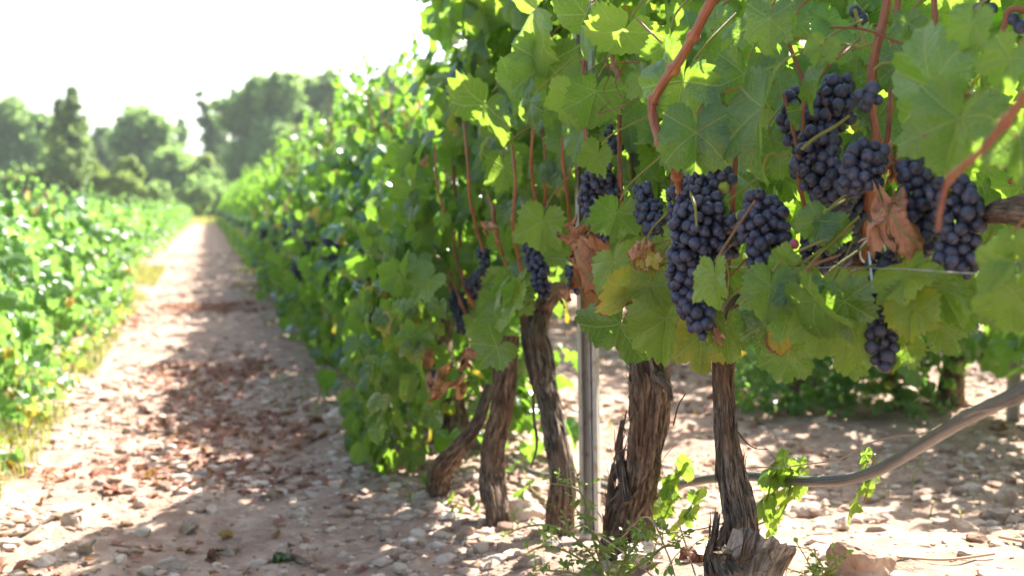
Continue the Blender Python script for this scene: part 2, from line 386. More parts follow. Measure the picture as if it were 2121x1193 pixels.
rg0 = np.random.default_rng(5)
def tset(n, nteeth, per, rings, s0, mul=1.0):
    return [leaf_tpl(nteeth, per, rings, s0 + i, fold=rg0.uniform(.0, .8), bend=rg0.uniform(.1, 1.3) * mul, xb=rg0.uniform(-.3, 1.2) * mul, wave=rg0.uniform(.05, .14), lobe=rg0.uniform(.2, 1.3)) for i in range(n)]
TP['hi'] = tset(10, 27, 3, (.25, .5, .75, 1), 10)
TP['mid'] = tset(8, 17, 2, (.5, 1), 40)
TP['lo'] = tset(6, 11, 1, (.55, 1), 70)
TP['dry'] = []
for i in range(5):
    V_, F_, U_, E_ = leaf_tpl(27, 3, (.15, .3, .45, .6, .75, .9, 1), 90 + i, fold=rg0.uniform(.3, .6), bend=rg0.uniform(.4, 1.2), xb=rg0.uniform(1.6, 2.6), wave=.3, lobe=1.2, serr=.12)
    for q_ in range(3): V_[:, q_] += (+.34 * fbm(V_[:, 0] * 2.1, V_[:, 1] * 2.1, V_[:, 2] * 2.1, 900 + i * 7 + q_, 4) * (.3 + E_))
    TP['dry'].append((V_, F_, U_, E_))
TP['drylo'] = [leaf_tpl(11, 1, (.5, 1), 100 + i, fold=rg0.uniform(.2, .8), bend=rg0.uniform(-1.5, 1.5), xb=rg0.uniform(-1.5, 2.4), wave=.16, lobe=1.2) for i in range(6)]
def put_leaves(g, kind, base, tip, nor, size, age, rnd, rg):
    """base (n,3); tip, nor directions; size (n,); one merged batch per template"""
    tip = norm(tip); nor = norm(nor - tip * np.sum(nor * tip, 1, keepdims=True)); xx = np.cross(tip, nor)
    R = np.stack([xx, tip, nor], -1)      # columns
    which = rg.integers(0, len(TP[kind]), len(base))
    for k, (V, F, UV, E) in enumerate(TP[kind]):
        ii = np.where(which == k)[0]
        if not len(ii): continue
        VV = np.einsum('nij,vj->nvi', R[ii], V) * size[ii][:, None, None] + base[ii][:, None]
        FF = F[None] + (np.arange(len(ii)) * len(V))[:, None, None]
        T = np.zeros((len(ii), len(V), 4)); T[..., 0] = rnd[ii][:, None]; T[..., 1] = E[None]; T[..., 2] = age[ii][:, None]; T[..., 3] = 1
        g.put(VV.reshape(-1, 3), FF.reshape(-1, 3), np.tile(UV, (len(ii), 1)), T.reshape(-1, 4))
def hang_dirs(n, out, rg, jit=.55):
    """drooping blades: tips down and out, upper side out and up; out = +-1 along x (n,)"""
    tip = np.stack([out * rg.uniform(.0, .7, n), rg.normal(0, .55, n), -rg.uniform(.35, 1.1, n)], 1) + rg.normal(0, jit * .4, (n, 3))
    nor = np.stack([out * rg.uniform(.3, 1.0, n), rg.normal(0, .6, n), rg.uniform(.0, .9, n)], 1) + rg.normal(0, jit * .5, (n, 3))
    return tip, nor
def cloud(g, kind, n, lo, hi, size, seed, cx, age=(.0, .35), zlo=None, keep=None, dens=None):
    rg = np.random.default_rng(seed)
    p = rg.uniform(lo, hi, (n, 3))
    if dens is not None:
        p = p[dens(p) > rg.uniform(0, 1, len(p))]
    tip, nor = hang_dirs(len(p), np.sign(p[:, 0] - cx + rg.normal(0, .06, len(p))), rg)
    sz = size * rg.uniform(.45, 1.25, len(p))
    if kind == 'hi': tip[:, 2] -= .35; nor[:, 2] *= .6
    if keep is not None:
        k = keep(p, p + norm(tip) * sz[:, None] * .5); p, tip, nor, sz = p[k], tip[k], nor[k], sz[k]
    ag = rg.uniform(age[0], age[1], len(p)) + (rg.uniform(0, 1, len(p)) < .05) * rg.uniform(.3, .6, len(p))
    put_leaves(g, kind, p, tip, nor, sz, ag, rg.uniform(0, 1, len(p)), rg)
TP['q'] = []
for s_ in range(4):
    r_ = np.random.default_rng(200 + s_); z_ = r_.uniform(-.25, .25, 5)
    TP['q'].append((np.array([[0, -.5, z_[0]], [.5, .05, z_[1]], [0, .6, z_[2]], [-.5, 0, z_[3]], [0, 0, .15]]), np.array([[0, 1, 4], [1, 2, 4], [2, 3, 4], [3, 0, 4]]), np.zeros((5, 2)), np.array([.5, .6, .8, .6, 0])))
TP['oval'] = []
for s_ in range(3):
    yy = np.array([0, .25, .55, .8, 1.0]); ww = np.array([.04, .26, .30, .18, 0.01]); zz = -.25 * yy ** 2 * (1 + s_ * .5)
    V_ = np.concatenate([np.stack([-ww, yy, zz + .10 * ww], 1), np.stack([0 * ww, yy, zz], 1), np.stack([ww, yy, zz + .10 * ww], 1)])
    F_ = [[a + i, a + i + 1, a + 6 + i] for a in (0, 5) for i in range(4)] + [[a + i, a + 6 + i, a + 5 + i] for a in (0, 5) for i in range(4)]
    TP['oval'].append((V_, np.array(F_)[:, ::-1], np.zeros((15, 2)), np.concatenate([np.full(5, .8), np.zeros(5), np.full(5, .8)])))

# ------------------------------------------------------------------ ground
def gh(x, y):
    x = np.asarray(x, float); y = np.asarray(y, float)
    m = 0.135 * (1 - sstep(1.15, 2.1, y)) * sstep(0.34, 0.60, x)
    row = 0
    for cx in (-0.9, 0.6, 2.1):
        row = row + (0.012 if cx == 0.6 else 0.03) * np.exp(-((x - cx) / 0.22) ** 2)
    near = np.exp(-np.clip(y - 4, 0, None) / 14.0)
    n = 0.012 * fbm(x * 1.1, y * 1.1, 0, 3, 3) + near * (0.012 * fbm(x * 5, y * 5, 0, 9, 3) + 0.004 * fbm(x * 30, y * 30, 0, 15, 2))
    far = -0.10 * sstep(20, 60, y) * 0
    return m + row - 0.02 * np.exp(-((x - 0.0) / 0.35) ** 2) + n * near + far
def axis(lo, hi, step, far, gr=1.12):
    a = list(np.arange(lo, hi, step)); s = step
    while a[-1] < far: s *= gr; a.append(a[-1] + s)
    s = step; b = []
    p = lo
    while p > -far: s *= gr; p -= s; b.append(p)
    return np.array(b[::-1] + a)
gx, gy = axis(-1.3, 2.6, 0.0125, 900), axis(0.9, 5.0, 0.0125, 900, 1.035)
gy = gy[gy > -60]
GX, GY = np.meshgrid(gx, gy)
gv = np.stack([GX, GY, gh(GX, GY)], -1).reshape(-1, 3); nx = len(gx)
ii, jj = np.meshgrid(np.arange(len(gy) - 1), np.arange(nx - 1), indexing='ij'); q0 = ii * nx + jj
gf = np.stack([q0, q0 + 1, q0 + nx + 1, q0 + nx], -1).reshape(-1, 4)
tag(add('ground', mesh('ground', gv, gf), M['ground']), kind='structure')

# distant hills: a low ridge mesh
hx = np.linspace(-700, 500, 90); hyy = np.linspace(420, 760, 14)
HX, HY = np.meshgrid(hx, hyy)
HZ = np.sin(np.clip((HY - 420) / 340, 0, 1) * np.pi) * (26 + 9 * fbm(HX / 130, HY / 200, 0, 71, 3)) - 2
q0 = (np.arange(13)[:, None] * 90 + np.arange(89)[None]); hf = np.stack([q0, q0 + 1, q0 + 91, q0 + 90], -1).reshape(-1, 4)
tag(add('hills', mesh('hills', np.stack([HX, HY, HZ], -1).reshape(-1, 3), hf), M['hill']), kind='structure')

# ------------------------------------------------------------------ stones
def rock_tpl(sub, seed, rough=.25, flat=.7):
    import bmesh
    bm = bmesh.new(); bmesh.ops.create_icosphere(bm, subdivisions=sub, radius=1.0)
    V = np.array([v.co[:] for v in bm.verts]); F = np.array([[v.index for v in f.verts] for f in bm.faces]); bm.free()
    rg = np.random.default_rng(seed)
    for _ in range(13):                                       # chop flat facets
        d = norm(rg.normal(0, 1, 3)); h = rg.uniform(.38, .8); s = V @ d
        V = V - np.clip(s - h, 0, None)[:, None] * d * .9
    V = V * (1 + rough * .6 * fbm(V[:, 0] * 1.5, V[:, 1] * 1.5, V[:, 2] * 1.5, seed, 3))[:, None]
    return V * np.array([1, rg.uniform(.6, 1), flat * rg.uniform(.6, 1)]), F
ST1 = [rock_tpl(2, i) for i in range(8)]; ST0 = [rock_tpl(1, 20 + i) for i in range(8)]
def scatter_stones(n, xr, yr, smin, smax, pw, tpls, seed, g, dens=None):
    rg = np.random.default_rng(seed)
    x = rg.uniform(*xr, n); y = rg.uniform(*yr, n)
    if dens is not None:
        k = dens(x, y) > rg.uniform(0, 1, n); x, y = x[k], y[k]; n = len(x)
    s = smin * (1 - rg.uniform(0, 1, n)) ** (-1 / pw); s = np.minimum(s, smax)
    z = gh(x, y); a = rg.uniform(0, 6.28, n); wh = rg.integers(0, len(tpls), n); tone = rg.uniform(0, 1, n)
    for k, (V, F) in enumerate(tpls):
        i = np.where(wh == k)[0]
        if not len(i): continue
        c, sn = np.cos(a[i]), np.sin(a[i]); X, Y, Z = V[:, 0], V[:, 1], V[:, 2]
        VV = np.stack([(c[:, None] * X - sn[:, None] * Y) * s[i][:, None] + x[i][:, None], (sn[:, None] * X + c[:, None] * Y) * s[i][:, None] + y[i][:, None],
                       Z * s[i][:, None] + (z[i] + s[i] * .02)[:, None]], -1)
        T = np.zeros((len(i), len(V), 4)); T[..., 0] = (tone[i] ** 1.6)[:, None]
        g.put(VV.reshape(-1, 3), (F[None] + (np.arange(len(i)) * len(V))[:, None, None]).reshape(-1, 3), None, T.reshape(-1, 4))
g = Geo()
dn = lambda x, y: np.clip(.35 + .8 * noise(x * 2.2, y * 2.2, 0, 77), .06, 1)
scatter_stones(24000, (-1.1, 1.1), (1.2, 4.5), .0045, .026, 1.45, ST1, 1, g, dn)
scatter_stones(22000, (.3, 3.2), (.9, 4.5), .0045, .026, 1.45, ST1, 2, g, dn)
scatter_stones(14000, (-1.0, .8), (4.5, 16), .009, .035, 1.6, ST0, 3, g, dn)
scatter_stones(4000, (.9, 6), (3.5, 9), .009, .035, 1.6, ST0, 4, g, dn)
tag(g.make('gravel', M['stone'], smooth=False), 'pale limestone gravel and pebbles strewn over the reddish earth', 'gravel', kind='stuff')

def stone(px, py, wpx, hpx, label, seed, X=None, D=None, group=None):
    p = P(px, py, X) if X is not None else PD(px, py, D)
    V, F = rock_tpl(4, seed, .3, 1.0)
    V = V + .10 * (1 - 2 * abs(fbm(V[:, 0] * 2.3, V[:, 1] * 2.3, V[:, 2] * 2.3, seed + 4, 3)))[:, None] * V
    V[:, 2] *= 1 / max(1e-3, V[:, 2].max())
    ww, hh = pxm(wpx, p) / 2, pxm(hpx, p) / 2
    V = V * np.array([ww, ww * .8, hh])
    V = V + 0.0022 * fbm(V[:, 0] * 60, V[:, 1] * 60, V[:, 2] * 60, seed, 3)[:, None] * norm(V)
    c, s = math.cos(seed), math.sin(seed)
    T = np.zeros((len(V), 4)); T[:, 0] = (seed * 0.37) % 1
    o = add('stone', mesh('stone', V, F, None, T, False), M['stone']); o.location = (p[0], p[1], gh(p[0], p[1]) + hh * .45)
    return tag(o, label, 'stone', group)
def ground_at(px, py):                                       # where the photo pixel's sight line meets the ground
    d = FW + RT * (px - W0 / 2) / FPX - UP * (py - H0 / 2) / FPX
    t = 0.5
    while t < 40:
        p = CAM + d * t
        if p[2] <= gh(p[0], p[1]): return p
        t *= 1.005
    return CAM + d * t
def gstone(px, py, wpx, hpx, label, seed):
    p = ground_at(px, py); return stone(px, py, wpx, hpx, label, seed, D=depth(p))
gstone(1790, 1195, 175, 110, 'large rough tan rock at the bottom right beyond the splintered stump', 3)
gstone(2075, 1045, 55, 55, 'upright angular stone near the right edge under the hose', 7)
gstone(2060, 1085, 90, 50, 'wide beige stone just in front of the upright stone at right', 12)
gstone(1985, 1100, 100, 45, 'flat pale stone left of the wide beige stone', 15)
gstone(1675, 1065, 75, 38, 'pale stone right of the split stump beneath the black hose', 18)
gstone(1740, 1100, 60, 40, 'rounded pale stone above the large tan rock', 21)
gstone(1570, 1060, 60, 35, 'low pale stone half behind the nearest trunk', 25)
gstone(700, 880, 85, 60, 'large grey stone against the foot of the hedge beside the path', 27)
gstone(625, 1165, 70, 42, 'bright stone with a curled leaf beside it at the bottom of the path', 30)
gstone(475, 1145, 60, 45, 'pale upright stone at the bottom centre of the path', 33)
gstone(390, 1105, 55, 38, 'tan rounded stone on the lower path', 36)
gstone(175, 1145, 60, 38, 'brown stone at the bottom left of the path', 39)
gstone(155, 1095, 55, 40, 'pale stone at the left end of the dark twig', 42)
gstone(45, 975, 50, 26, 'white flat stone on the sunlit left verge', 45)
gstone(350, 1180, 75, 36, 'cream stone at the very bottom edge of the path', 48)
gstone(1080, 1080, 130, 70, 'big dusty rock between the leaning trunks in the hedge', 51)
gstone(1340, 1170, 120, 60, 'dusty rock at the foot of the thickest trunk', 54)
gstone(560, 1030, 60, 26, 'flat white stone in the shade of the path', 57)
gstone(960, 1115, 60, 36, 'small brown rock before the gnarled third trunk', 60)

# ------------------------------------------------------------------ fallen leaves, twigs, grass
rg = np.random.default_rng(11); g = Geo()
def litter(n, xr, yr, size, thr, seed, g):
    rg = np.random.default_rng(seed); x = rg.uniform(*xr, n); y = rg.uniform(*yr, n)
    k = (noise(x * 1.6, y * 1.1, 0, 31) + .5 * noise(x * 5, y * 5, 0, 32) + rg.normal(0, .2, n)) > thr; x, y = x[k], y[k]; n = len(x)
    p = np.stack([x, y, gh(x, y) + .006], 1); a = rg.uniform(0, 6.28, n)
    tip = np.stack([np.cos(a), np.sin(a), rg.normal(0, .25, n)], 1); nor = np.stack([rg.normal(0, .4, n), rg.normal(0, .4, n), np.ones(n)], 1)
    put_leaves(g, 'drylo', p, tip, nor, size * rg.uniform(.4, 1.1, n), rg.uniform(.1, .7, n), rg.uniform(0, 1, n), rg)
litter(13000, (-.55, .45), (1.3, 10), .018, .52, 41, g); litter(3500, (.7, 3.4), (1.2, 8), .026, .15, 42, g); litter(700, (.2, .9), (1.2, 4), .026, .2, 43, g)
tag(g.make('leaf_litter', M['litter']), 'reddish brown fallen vine leaves scattered over the stones', 'leaf litter', kind='stuff')
def one_leaf(name, px, py, size_px, mat, kind, label, seed, cat='leaf'):
    p = ground_at(px, py) + np.array([0, 0, .012]); g = Geo(); rg = np.random.default_rng(seed); a = rg.uniform(0, 6.28)
    put_leaves(g, kind, np.zeros((1, 3)), np.array([[math.cos(a), math.sin(a), .3]]), np.array([[.2, -.3, 1.0]]), np.array([pxm(size_px, p)]), np.array([.2]), np.array([.3]), rg)
    o = g.make(name, M[mat]); o.location = p; return tag(o, label, cat)
one_leaf('fallen_leaf', 1430, 1165, 30, 'litter', 'dry', 'dark red crumpled leaf on the earth left of the splintered stump', 3)
one_leaf('fallen_leaf', 435, 1160, 24, 'litter', 'dry', 'crimson curled leaf lying at the bottom centre of the path', 4)
one_leaf('fallen_leaf', 590, 1160, 34, 'leaf', 'dry', 'dull green curled leaf at the bottom of the path', 5)
def twig(pts, w, label, mat='twig', name='twig'):
    pp = [ground_at(a, b) + np.array([0, 0, .008]) for a, b in pts]; g = Geo()
    tube(g, pp, pxm(w, pp[0]) / 2, 6); return tag(g.make(name, M[mat]), label, 'twig')
twig([(1860, 1165), (1960, 1170), (2060, 1158)], 6, 'long thin dry twig on the ground at the lower right')
twig([(2070, 1122), (2121, 1132), (2150, 1136)], 7, 'pinkish dry twig at the right edge below the stones')
twig([(1640, 1140), (1700, 1152), (1735, 1160)], 4, 'short twig between the split stump and the tan rock')
twig([(0, 1118), (50, 1112), (110, 1080), (170, 1062)], 9, 'dark bent twig lying on the path at lower left', 'bark')
twig([(1640, 1016), (1720, 1008), (1800, 996)], 4, 'pale straight straw lying just under the black hose')
g = Geo()
def grass(n, xr, yr, h, seed, g, thr=-.1, dry=.5):
    rg = np.random.default_rng(seed); x = rg.uniform(*xr, n); y = rg.uniform(*yr, n); k = noise(x * 3, y * 2, 0, 51) > thr; x, y = x[k], y[k]; n = len(x)
    b = np.stack([x, y, gh(x, y)], 1); a = rg.uniform(0, 6.28, n); H = h * rg.uniform(.4, 1.2, n); ln = rg.uniform(.1, .8, n)
    d = np.stack([np.cos(a), np.sin(a), 0 * a], 1); s = np.stack([-np.sin(a), np.cos(a), 0 * a], 1) * .0022
    up = np.array([0, 0, 1.0])
    m = b + d * (ln * H * .3)[:, None] + up * (H * .6)[:, None]; t = b + d * (ln * H)[:, None] + up * H[:, None]
    V = np.stack([b - s, b + s, m + s * .8, m - s * .8, t], 1); F = np.array([[0, 1, 2], [0, 2, 3], [3, 2, 4]])
    T = np.zeros((n, 5, 4)); T[..., 0] = (rg.uniform(0, 1, n) * .6 + dry * .4)[:, None]
    g.put(V.reshape(-1, 3), (F[None] + np.arange(n)[:, None, None] * 5).reshape(-1, 3), None, T.reshape(-1, 4))
grass(22000, (-1.25, -.40), (1.8, 12), .06, 61, g, -.12); grass(1500, (.2, .45), (2.8, 12), .04, 62, g, .1); grass(5000, (-1.5, 1.5), (40, 60), .25, 63, g, -1, 1.0)
grass(700, (.7, 2.4), (1.3, 4), .035, 64, g, .25)
tag(g.make('grass', M['grass']), 'green and straw coloured grass along the left verge of the path', 'grass', kind='stuff')

g = Geo()
cloud(g, 'lo', 5200, (-.95, 1.7, .0), (-.42, 9, .09), .020, 66, -.7, age=(.1, .8), zlo=None, keep=lambda p, c: (noise(p[:, 0] * 5, p[:, 1] * 4, 0, 67) > -.05 + 1.2 * (p[:, 0] + .55)))
tag(g.make('ground_cover', M['leaf_left']), 'low yellowing weeds spilling from the left row towards the path', 'weeds', kind='stuff')
# ------------------------------------------------------------------ grape clusters
def usphere(nu, nv):
    th = np.linspace(0, np.pi, nv + 1)[1:-1]; ph = np.linspace(0, 2 * np.pi, nu, endpoint=False)
    V = [[0, 0, 1]] + [[math.sin(t) * math.cos(p), math.sin(t) * math.sin(p), math.cos(t)] for t in th for p in ph] + [[0, 0, -1]]
    T = [[0, 1 + j, 1 + (j + 1) % nu] for j in range(nu)]; Q = []
    for i in range(nv - 2):
        for j in range(nu): a = 1 + i * nu; Q += [[a + j, a + nu + j, a + nu + (j + 1) % nu], [a + j, a + nu + (j + 1) % nu, a + (j + 1) % nu]]
    e = 1 + (nv - 2) * nu; T += [[e + j, len(V) - 1, e + (j + 1) % nu] for j in range(nu)]
    return np.array(V), np.array(T + Q)
US, USL = usphere(20, 13), usphere(10, 7)
def berries(g, C, rb, seed, sp=US, odd=0.003):
    rg = np.random.default_rng(seed); V, F = sp; n = len(C)
    r = rb * rg.uniform(.74, 1.12, n); r = np.where(rg.uniform(0, 1, n) < .04, r * .6, r)
    VV = V[None] * r[:, None, None] * np.array([1, 1, 1.04]) + C[:, None]
    T = np.zeros((n, len(V), 4)); T[..., 0] = rg.uniform(0, 1, n)[:, None]; T[..., 3] = 1
    o = rg.uniform(0, 1, n); T[..., 1] = (o < odd)[:, None] * .7; T[..., 2] = ((o > odd) & (o < odd * 1.5))[:, None] * .9
    g.put(VV.reshape(-1, 3), (F[None] + np.arange(n)[:, None, None] * len(V)).reshape(-1, 3), None, T.reshape(-1, 4))
def pack(ax, R, rb, seed, tries=4200, mind=1.5):
    rg = np.random.default_rng(seed); ax = np.asarray(ax, float); R = np.asarray(R, float)
    t = rg.uniform(0, 1, tries) * (len(ax) - 1); i = np.minimum(t.astype(int), len(ax) - 2); f = (t - i)[:, None]
    c = ax[i] * (1 - f) + ax[i + 1] * f; r = R[i] * (1 - f[:, 0]) + R[i + 1] * f[:, 0]
    d = norm(rg.normal(0, 1, (tries, 3))); p = c + d * (np.maximum(r - rb * .6, rb * .3) * rg.uniform(0, 1, tries) ** .3)[:, None]
    out = np.zeros((0, 3))
    for q in p:
        if not len(out) or np.min(np.sum((out - q) ** 2, 1)) > (mind * rb) ** 2: out = np.vstack([out, q])
    return out
FRONT_BLOCK = []
def cluster(parent, pts, X, seed, rb=.0065, label=None, stalk=None, loc=np.zeros(3), lo=False):
    """pts: (px, py, radius px) down the bunch on plane x = X"""
    ax = np.array([PA(a, b, X) for a, b, c in pts]); R = [pxm(c, q) for (a, b, c), q in zip(pts, ax)]
    for a, b, c in pts: FRONT_BLOCK.append((a, b, c))
    C = pack(ax, R, rb, seed); g = Geo(); berries(g, C, rb, seed, USL if lo else US)
    o = g.make('grape_cluster', M['berry'], parent, off=loc)
    if label: o['label'] = label
    g = Geo(); top = ax[0] + np.array([.01, 0, .01]) if stalk is None else PA(*stalk)
    tube(g, [top, ax[0]] + list(ax[1:]), .0016, 6, tint=(1, 0, 0, 1))
    rg = np.random.default_rng(seed + 1)
    for c in C[rg.permutation(len(C))[:40]]:
        k = np.argmin(np.sum((ax - c) ** 2, 1)); tube(g, [ax[k] + np.array([0, 0, .004]), c], .0008, 4, n=3, tint=(1, 0, 0, 1), cap=False)
    s = g.make('stalk', M['cane'], o, off=loc)
    return o

# ------------------------------------------------------------------ trunks and canes
def bark_disp(seed, amp=1.0, knots=1.0):
    def f(A, L, r):
        a = A + L * .6 + seed; c, s = np.cos(a), np.sin(a)
        d = 1 + amp * (.13 * noise(c * 1.3, s * 1.3, L * 7, seed) * knots + .16 * noise(c * 3.6, s * 3.6, L * 5, seed + 1))
        wv = .5 * noise(c * 2, s * 2, L * 12, seed + 7)
        d = d + amp * (.16 * (1 - 2.6 * abs(noise(c * 6 + wv, s * 6 + wv, L * 10, seed + 2))) + .10 * (1 - 2.6 * abs(noise(c * 13 + wv, s * 13, L * 16, seed + 6))) * sstep(-.4, .4, noise(c * 2, s * 2, L * 9, seed + 8)) + .10 * noise(c * 2.2, s * 2.2, L * 26, seed + 9) * knots + .05 * noise(c * 18, s * 18, L * 18, seed + 3) + .03 * noise(c * 34, s * 34, L * 40, seed + 4))
        return d
    return f
def strips(g, C, r, N, B, n, seed, lift=.5, ln=(.02, .09), wd=(.0005, .0026)):
    rg = np.random.default_rng(seed); L = np.concatenate([[0], np.cumsum(np.linalg.norm(np.diff(C, axis=0), axis=1))])
    for _ in range(n):
        l = rg.uniform(*ln); l0 = rg.uniform(0, max(1e-3, L[-1] - l)); a0 = rg.uniform(0, 2 * np.pi); m = 9; w_ = rg.uniform(*wd)
        tt = np.linspace(0, 1, m); ls = l0 + tt * l; k = np.clip(np.searchsorted(L, ls), 0, len(C) - 1)
        up = rg.uniform(0, 1) * lift; e = (tt if rg.uniform() < .5 else 1 - tt)
        a = a0 + rg.normal(0, .25) * e ** 2 + rg.normal(0, .06) * np.sin(tt * 5)
        off = r[k] * 1.06 + .0006 + up * .022 * e ** 3
        ctr = C[k] + (N[k] * np.cos(a)[:, None] + B[k] * np.sin(a)[:, None]) * off[:, None]
        ctr = ctr + norm(rg.normal(0, 1, 3)) * (e ** 3 * up * .012)[:, None]
        wv = (-N[k] * np.sin(a)[:, None] + B[k] * np.cos(a)[:, None]) * (w_ * np.sin(np.pi * (.12 + .76 * tt)))[:, None]
        V = np.concatenate([ctr - wv, ctr + wv]); F = np.array([[i, i + 1, m + i + 1, m + i] for i in range(m - 1)])
        uv = np.concatenate([np.stack([np.full(m, a0 % 1), ls], 1), np.stack([np.full(m, a0 % 1 + .05), ls], 1)])
        g.put(V, F, uv)
def trunk_px(parent, pts, seed, mat, X0=None, nst=60, nseg=110, amp=1.0, lift=.5, ground=True):
    q = [P(a, b, X) for a, b, wpx, X in pts]; rr = [pxm(wpx, c) / 2 / 1.36 for (a, b, wpx, X), c in zip(pts, q)]
    if ground:
        e = q[-1].copy(); e[2] = gh(e[0], e[1]) - .03
        if e[2] < q[-1][2] - .01: q.append(e); rr.append(rr[-1] * 1.1)
    L = sum(np.linalg.norm(q[i + 1] - q[i]) for i in range(len(q) - 1))
    g = Geo(); C, r, N, B = tube(g, q, rr, nseg, int(L / .0022) + 8, bark_disp(seed, amp))
    o = g.make('trunk', mat, parent)
    if nst:
        g = Geo(); strips(g, C, r, N, B, nst, seed, lift); g.make('loose_bark', mat, o)
    return o
def cane(parent, pts, seed, X=.5, tint=(0, 0, 0, 1), mat=None, name='cane', nodes=True, nseg=12):
    """pts (px, py, width px[, X])"""
    q = [PA(p[0], p[1], p[3] if len(p) > 3 else X) for p in pts]; rr = [pxm(p[2], c) / 2 * .84 for p, c in zip(pts, q)]
    g = Geo(); ds = None
    L = sum(np.linalg.norm(q[i + 1] - q[i]) for i in range(len(q) - 1))
    sp = .055
    if nodes: ds = lambda A, LL, r: 1 + .55 * np.exp(-((((LL + .02 * seed) % sp) - sp / 2) / .0035) ** 2) + .04 * np.sin(A * 7) + .03 * noise(np.cos(A) * 2, np.sin(A) * 2, LL * 60, seed)
    tube(g, q, rr, nseg, max(10, int(L / .002)), ds, tint)
    return g.make(name, mat or M['cane'], parent)

VL = []   # (root, y range)
def vine(label, cat='grapevine', group=None):
    o = empty('grapevine'); tag(o, label, cat, group); return o
G1 = 'grapevines of the row along the right side of the path'
v0 = vine('nearest grapevine, whose brown arm and blurred pink cane reach in at the right edge')
v1 = vine('grapevine on the slim dark trunk behind the split stump, with heavy black bunches over it')
v2 = vine('grapevine with the thickest shaggy trunk, right of the metal post')
v3 = vine('grapevine on the forked grey trunk immediately left of the metal post')
v4 = vine('grapevine on the blunt topped brown trunk, second left of the metal post')
v5 = vine('grapevine with the thin trunk leaning steeply left, its foot swollen')
for v, x, y in ((v0, .6, .62), (v1, .6, 1.24), (v2, .6, 1.59), (v3, .6, 1.95), (v4, .57, 2.12), (v5, .5, 2.43)):
    v.location = (0, 0, 0)
T = trunk_px
T(v1, [(1500, 690, 46, .6), (1498, 760, 50, .6), (1500, 820, 53, .6), (1503, 880, 56, .6), (1512, 960, 68, .6), (1524, 1030, 78, .6), (1532, 1085, 82, .6), (1520, 1140, 96, .6), (1508, 1190, 110, .6)], 1, M['bark'], nst=170, amp=1.0, lift=.35)
T(v2, [(1322, 610, 60, .6), (1328, 690, 74, .6), (1345, 780, 92, .6), (1345, 860, 92, .6), (1337, 930, 82, .6), (1326, 1000, 82, .6), (1312, 1050, 108, .6), (1302, 1100, 126, .6), (1300, 1140, 128, .6)], 2, M['bark_thick'], nst=200, amp=1.2, lift=1.0)
T(v3, [(1150, 600, 40, .62), (1125, 640, 52, .62), (1112, 690, 60, .6), (1122, 745, 68, .6), (1130, 800, 60, .6), (1145, 880, 58, .6), (1160, 950, 62, .6), (1166, 1010, 64, .6), (1160, 1060, 68, .6), (1158, 1115, 68, .6)], 3, M['bark'], nst=90)
o = T(v3, [(1085, 640, 20, .6), (1090, 700, 26, .6), (1105, 770, 30, .6), (1128, 830, 30, .6)], 8, M['bark'], nst=20, ground=False, nseg=40); o.name = 'arm'
T(v4, [(1052, 695, 58, .54), (1048, 760, 60, .535), (1038, 850, 57, .53), (1022, 920, 58, .52), (1017, 990, 64, .515), (1025, 1045, 58, .515), (1032, 1100, 56, .515)], 4, M['bark_thick'], nst=80)
T(v5, [(1012, 800, 24, .54), (992, 870, 32, .51), (955, 925, 42, .48), (915, 975, 56, .46), (903, 1030, 52, .455)], 5, M['bark_thick'], nst=50, lift=.3)
# broken old wood on the trunks
o = T(v2, [(1290, 870, 10, .57), (1283, 930, 16, .57), (1290, 985, 20, .57), (1300, 1040, 26, .57)], 9, M['bark'], nst=40, ground=False, nseg=40, amp=1.6); o.name = 'dead_spur'
o = T(v2, [(1392, 830, 8, .6), (1382, 800, 18, .6), (1360, 780, 30, .6)], 10, M['bark_thick'], nst=14, ground=False, nseg=40, amp=1.6); o.name = 'dead_spur'
# cordon arms
def arm(v, pts, seed): o = T(v, pts, seed, M['bark_thick'], nst=24, ground=False, nseg=56, amp=1.2, lift=.2); o.name = 'arm'; return o
arm(v1, [(1500, 700, 40, .6), (1520, 640, 34, .62), (1580, 585, 28, .62), (1660, 556, 27, .66), (1730, 545, 34, .67), (1790, 540, 36, .68), (1850, 552, 26, .70)], 11)
arm(v0, [(2180, 450, 80, .68), (2121, 440, 74, .68), (2075, 440, 52, .68), (2040, 450, 34, .68)], 12)
arm(v2, [(1325, 640, 46, .6), (1300, 600, 30, .62), (1240, 570, 24, .63), (1180, 560, 22, .63)], 13)
T(v0, [(2210, 460, 90, .68), (2230, 640, 90, .6), (2240, 900, 100, .6), (2240, 1300, 120, .6)], 14, M['bark_thick'], nst=40)
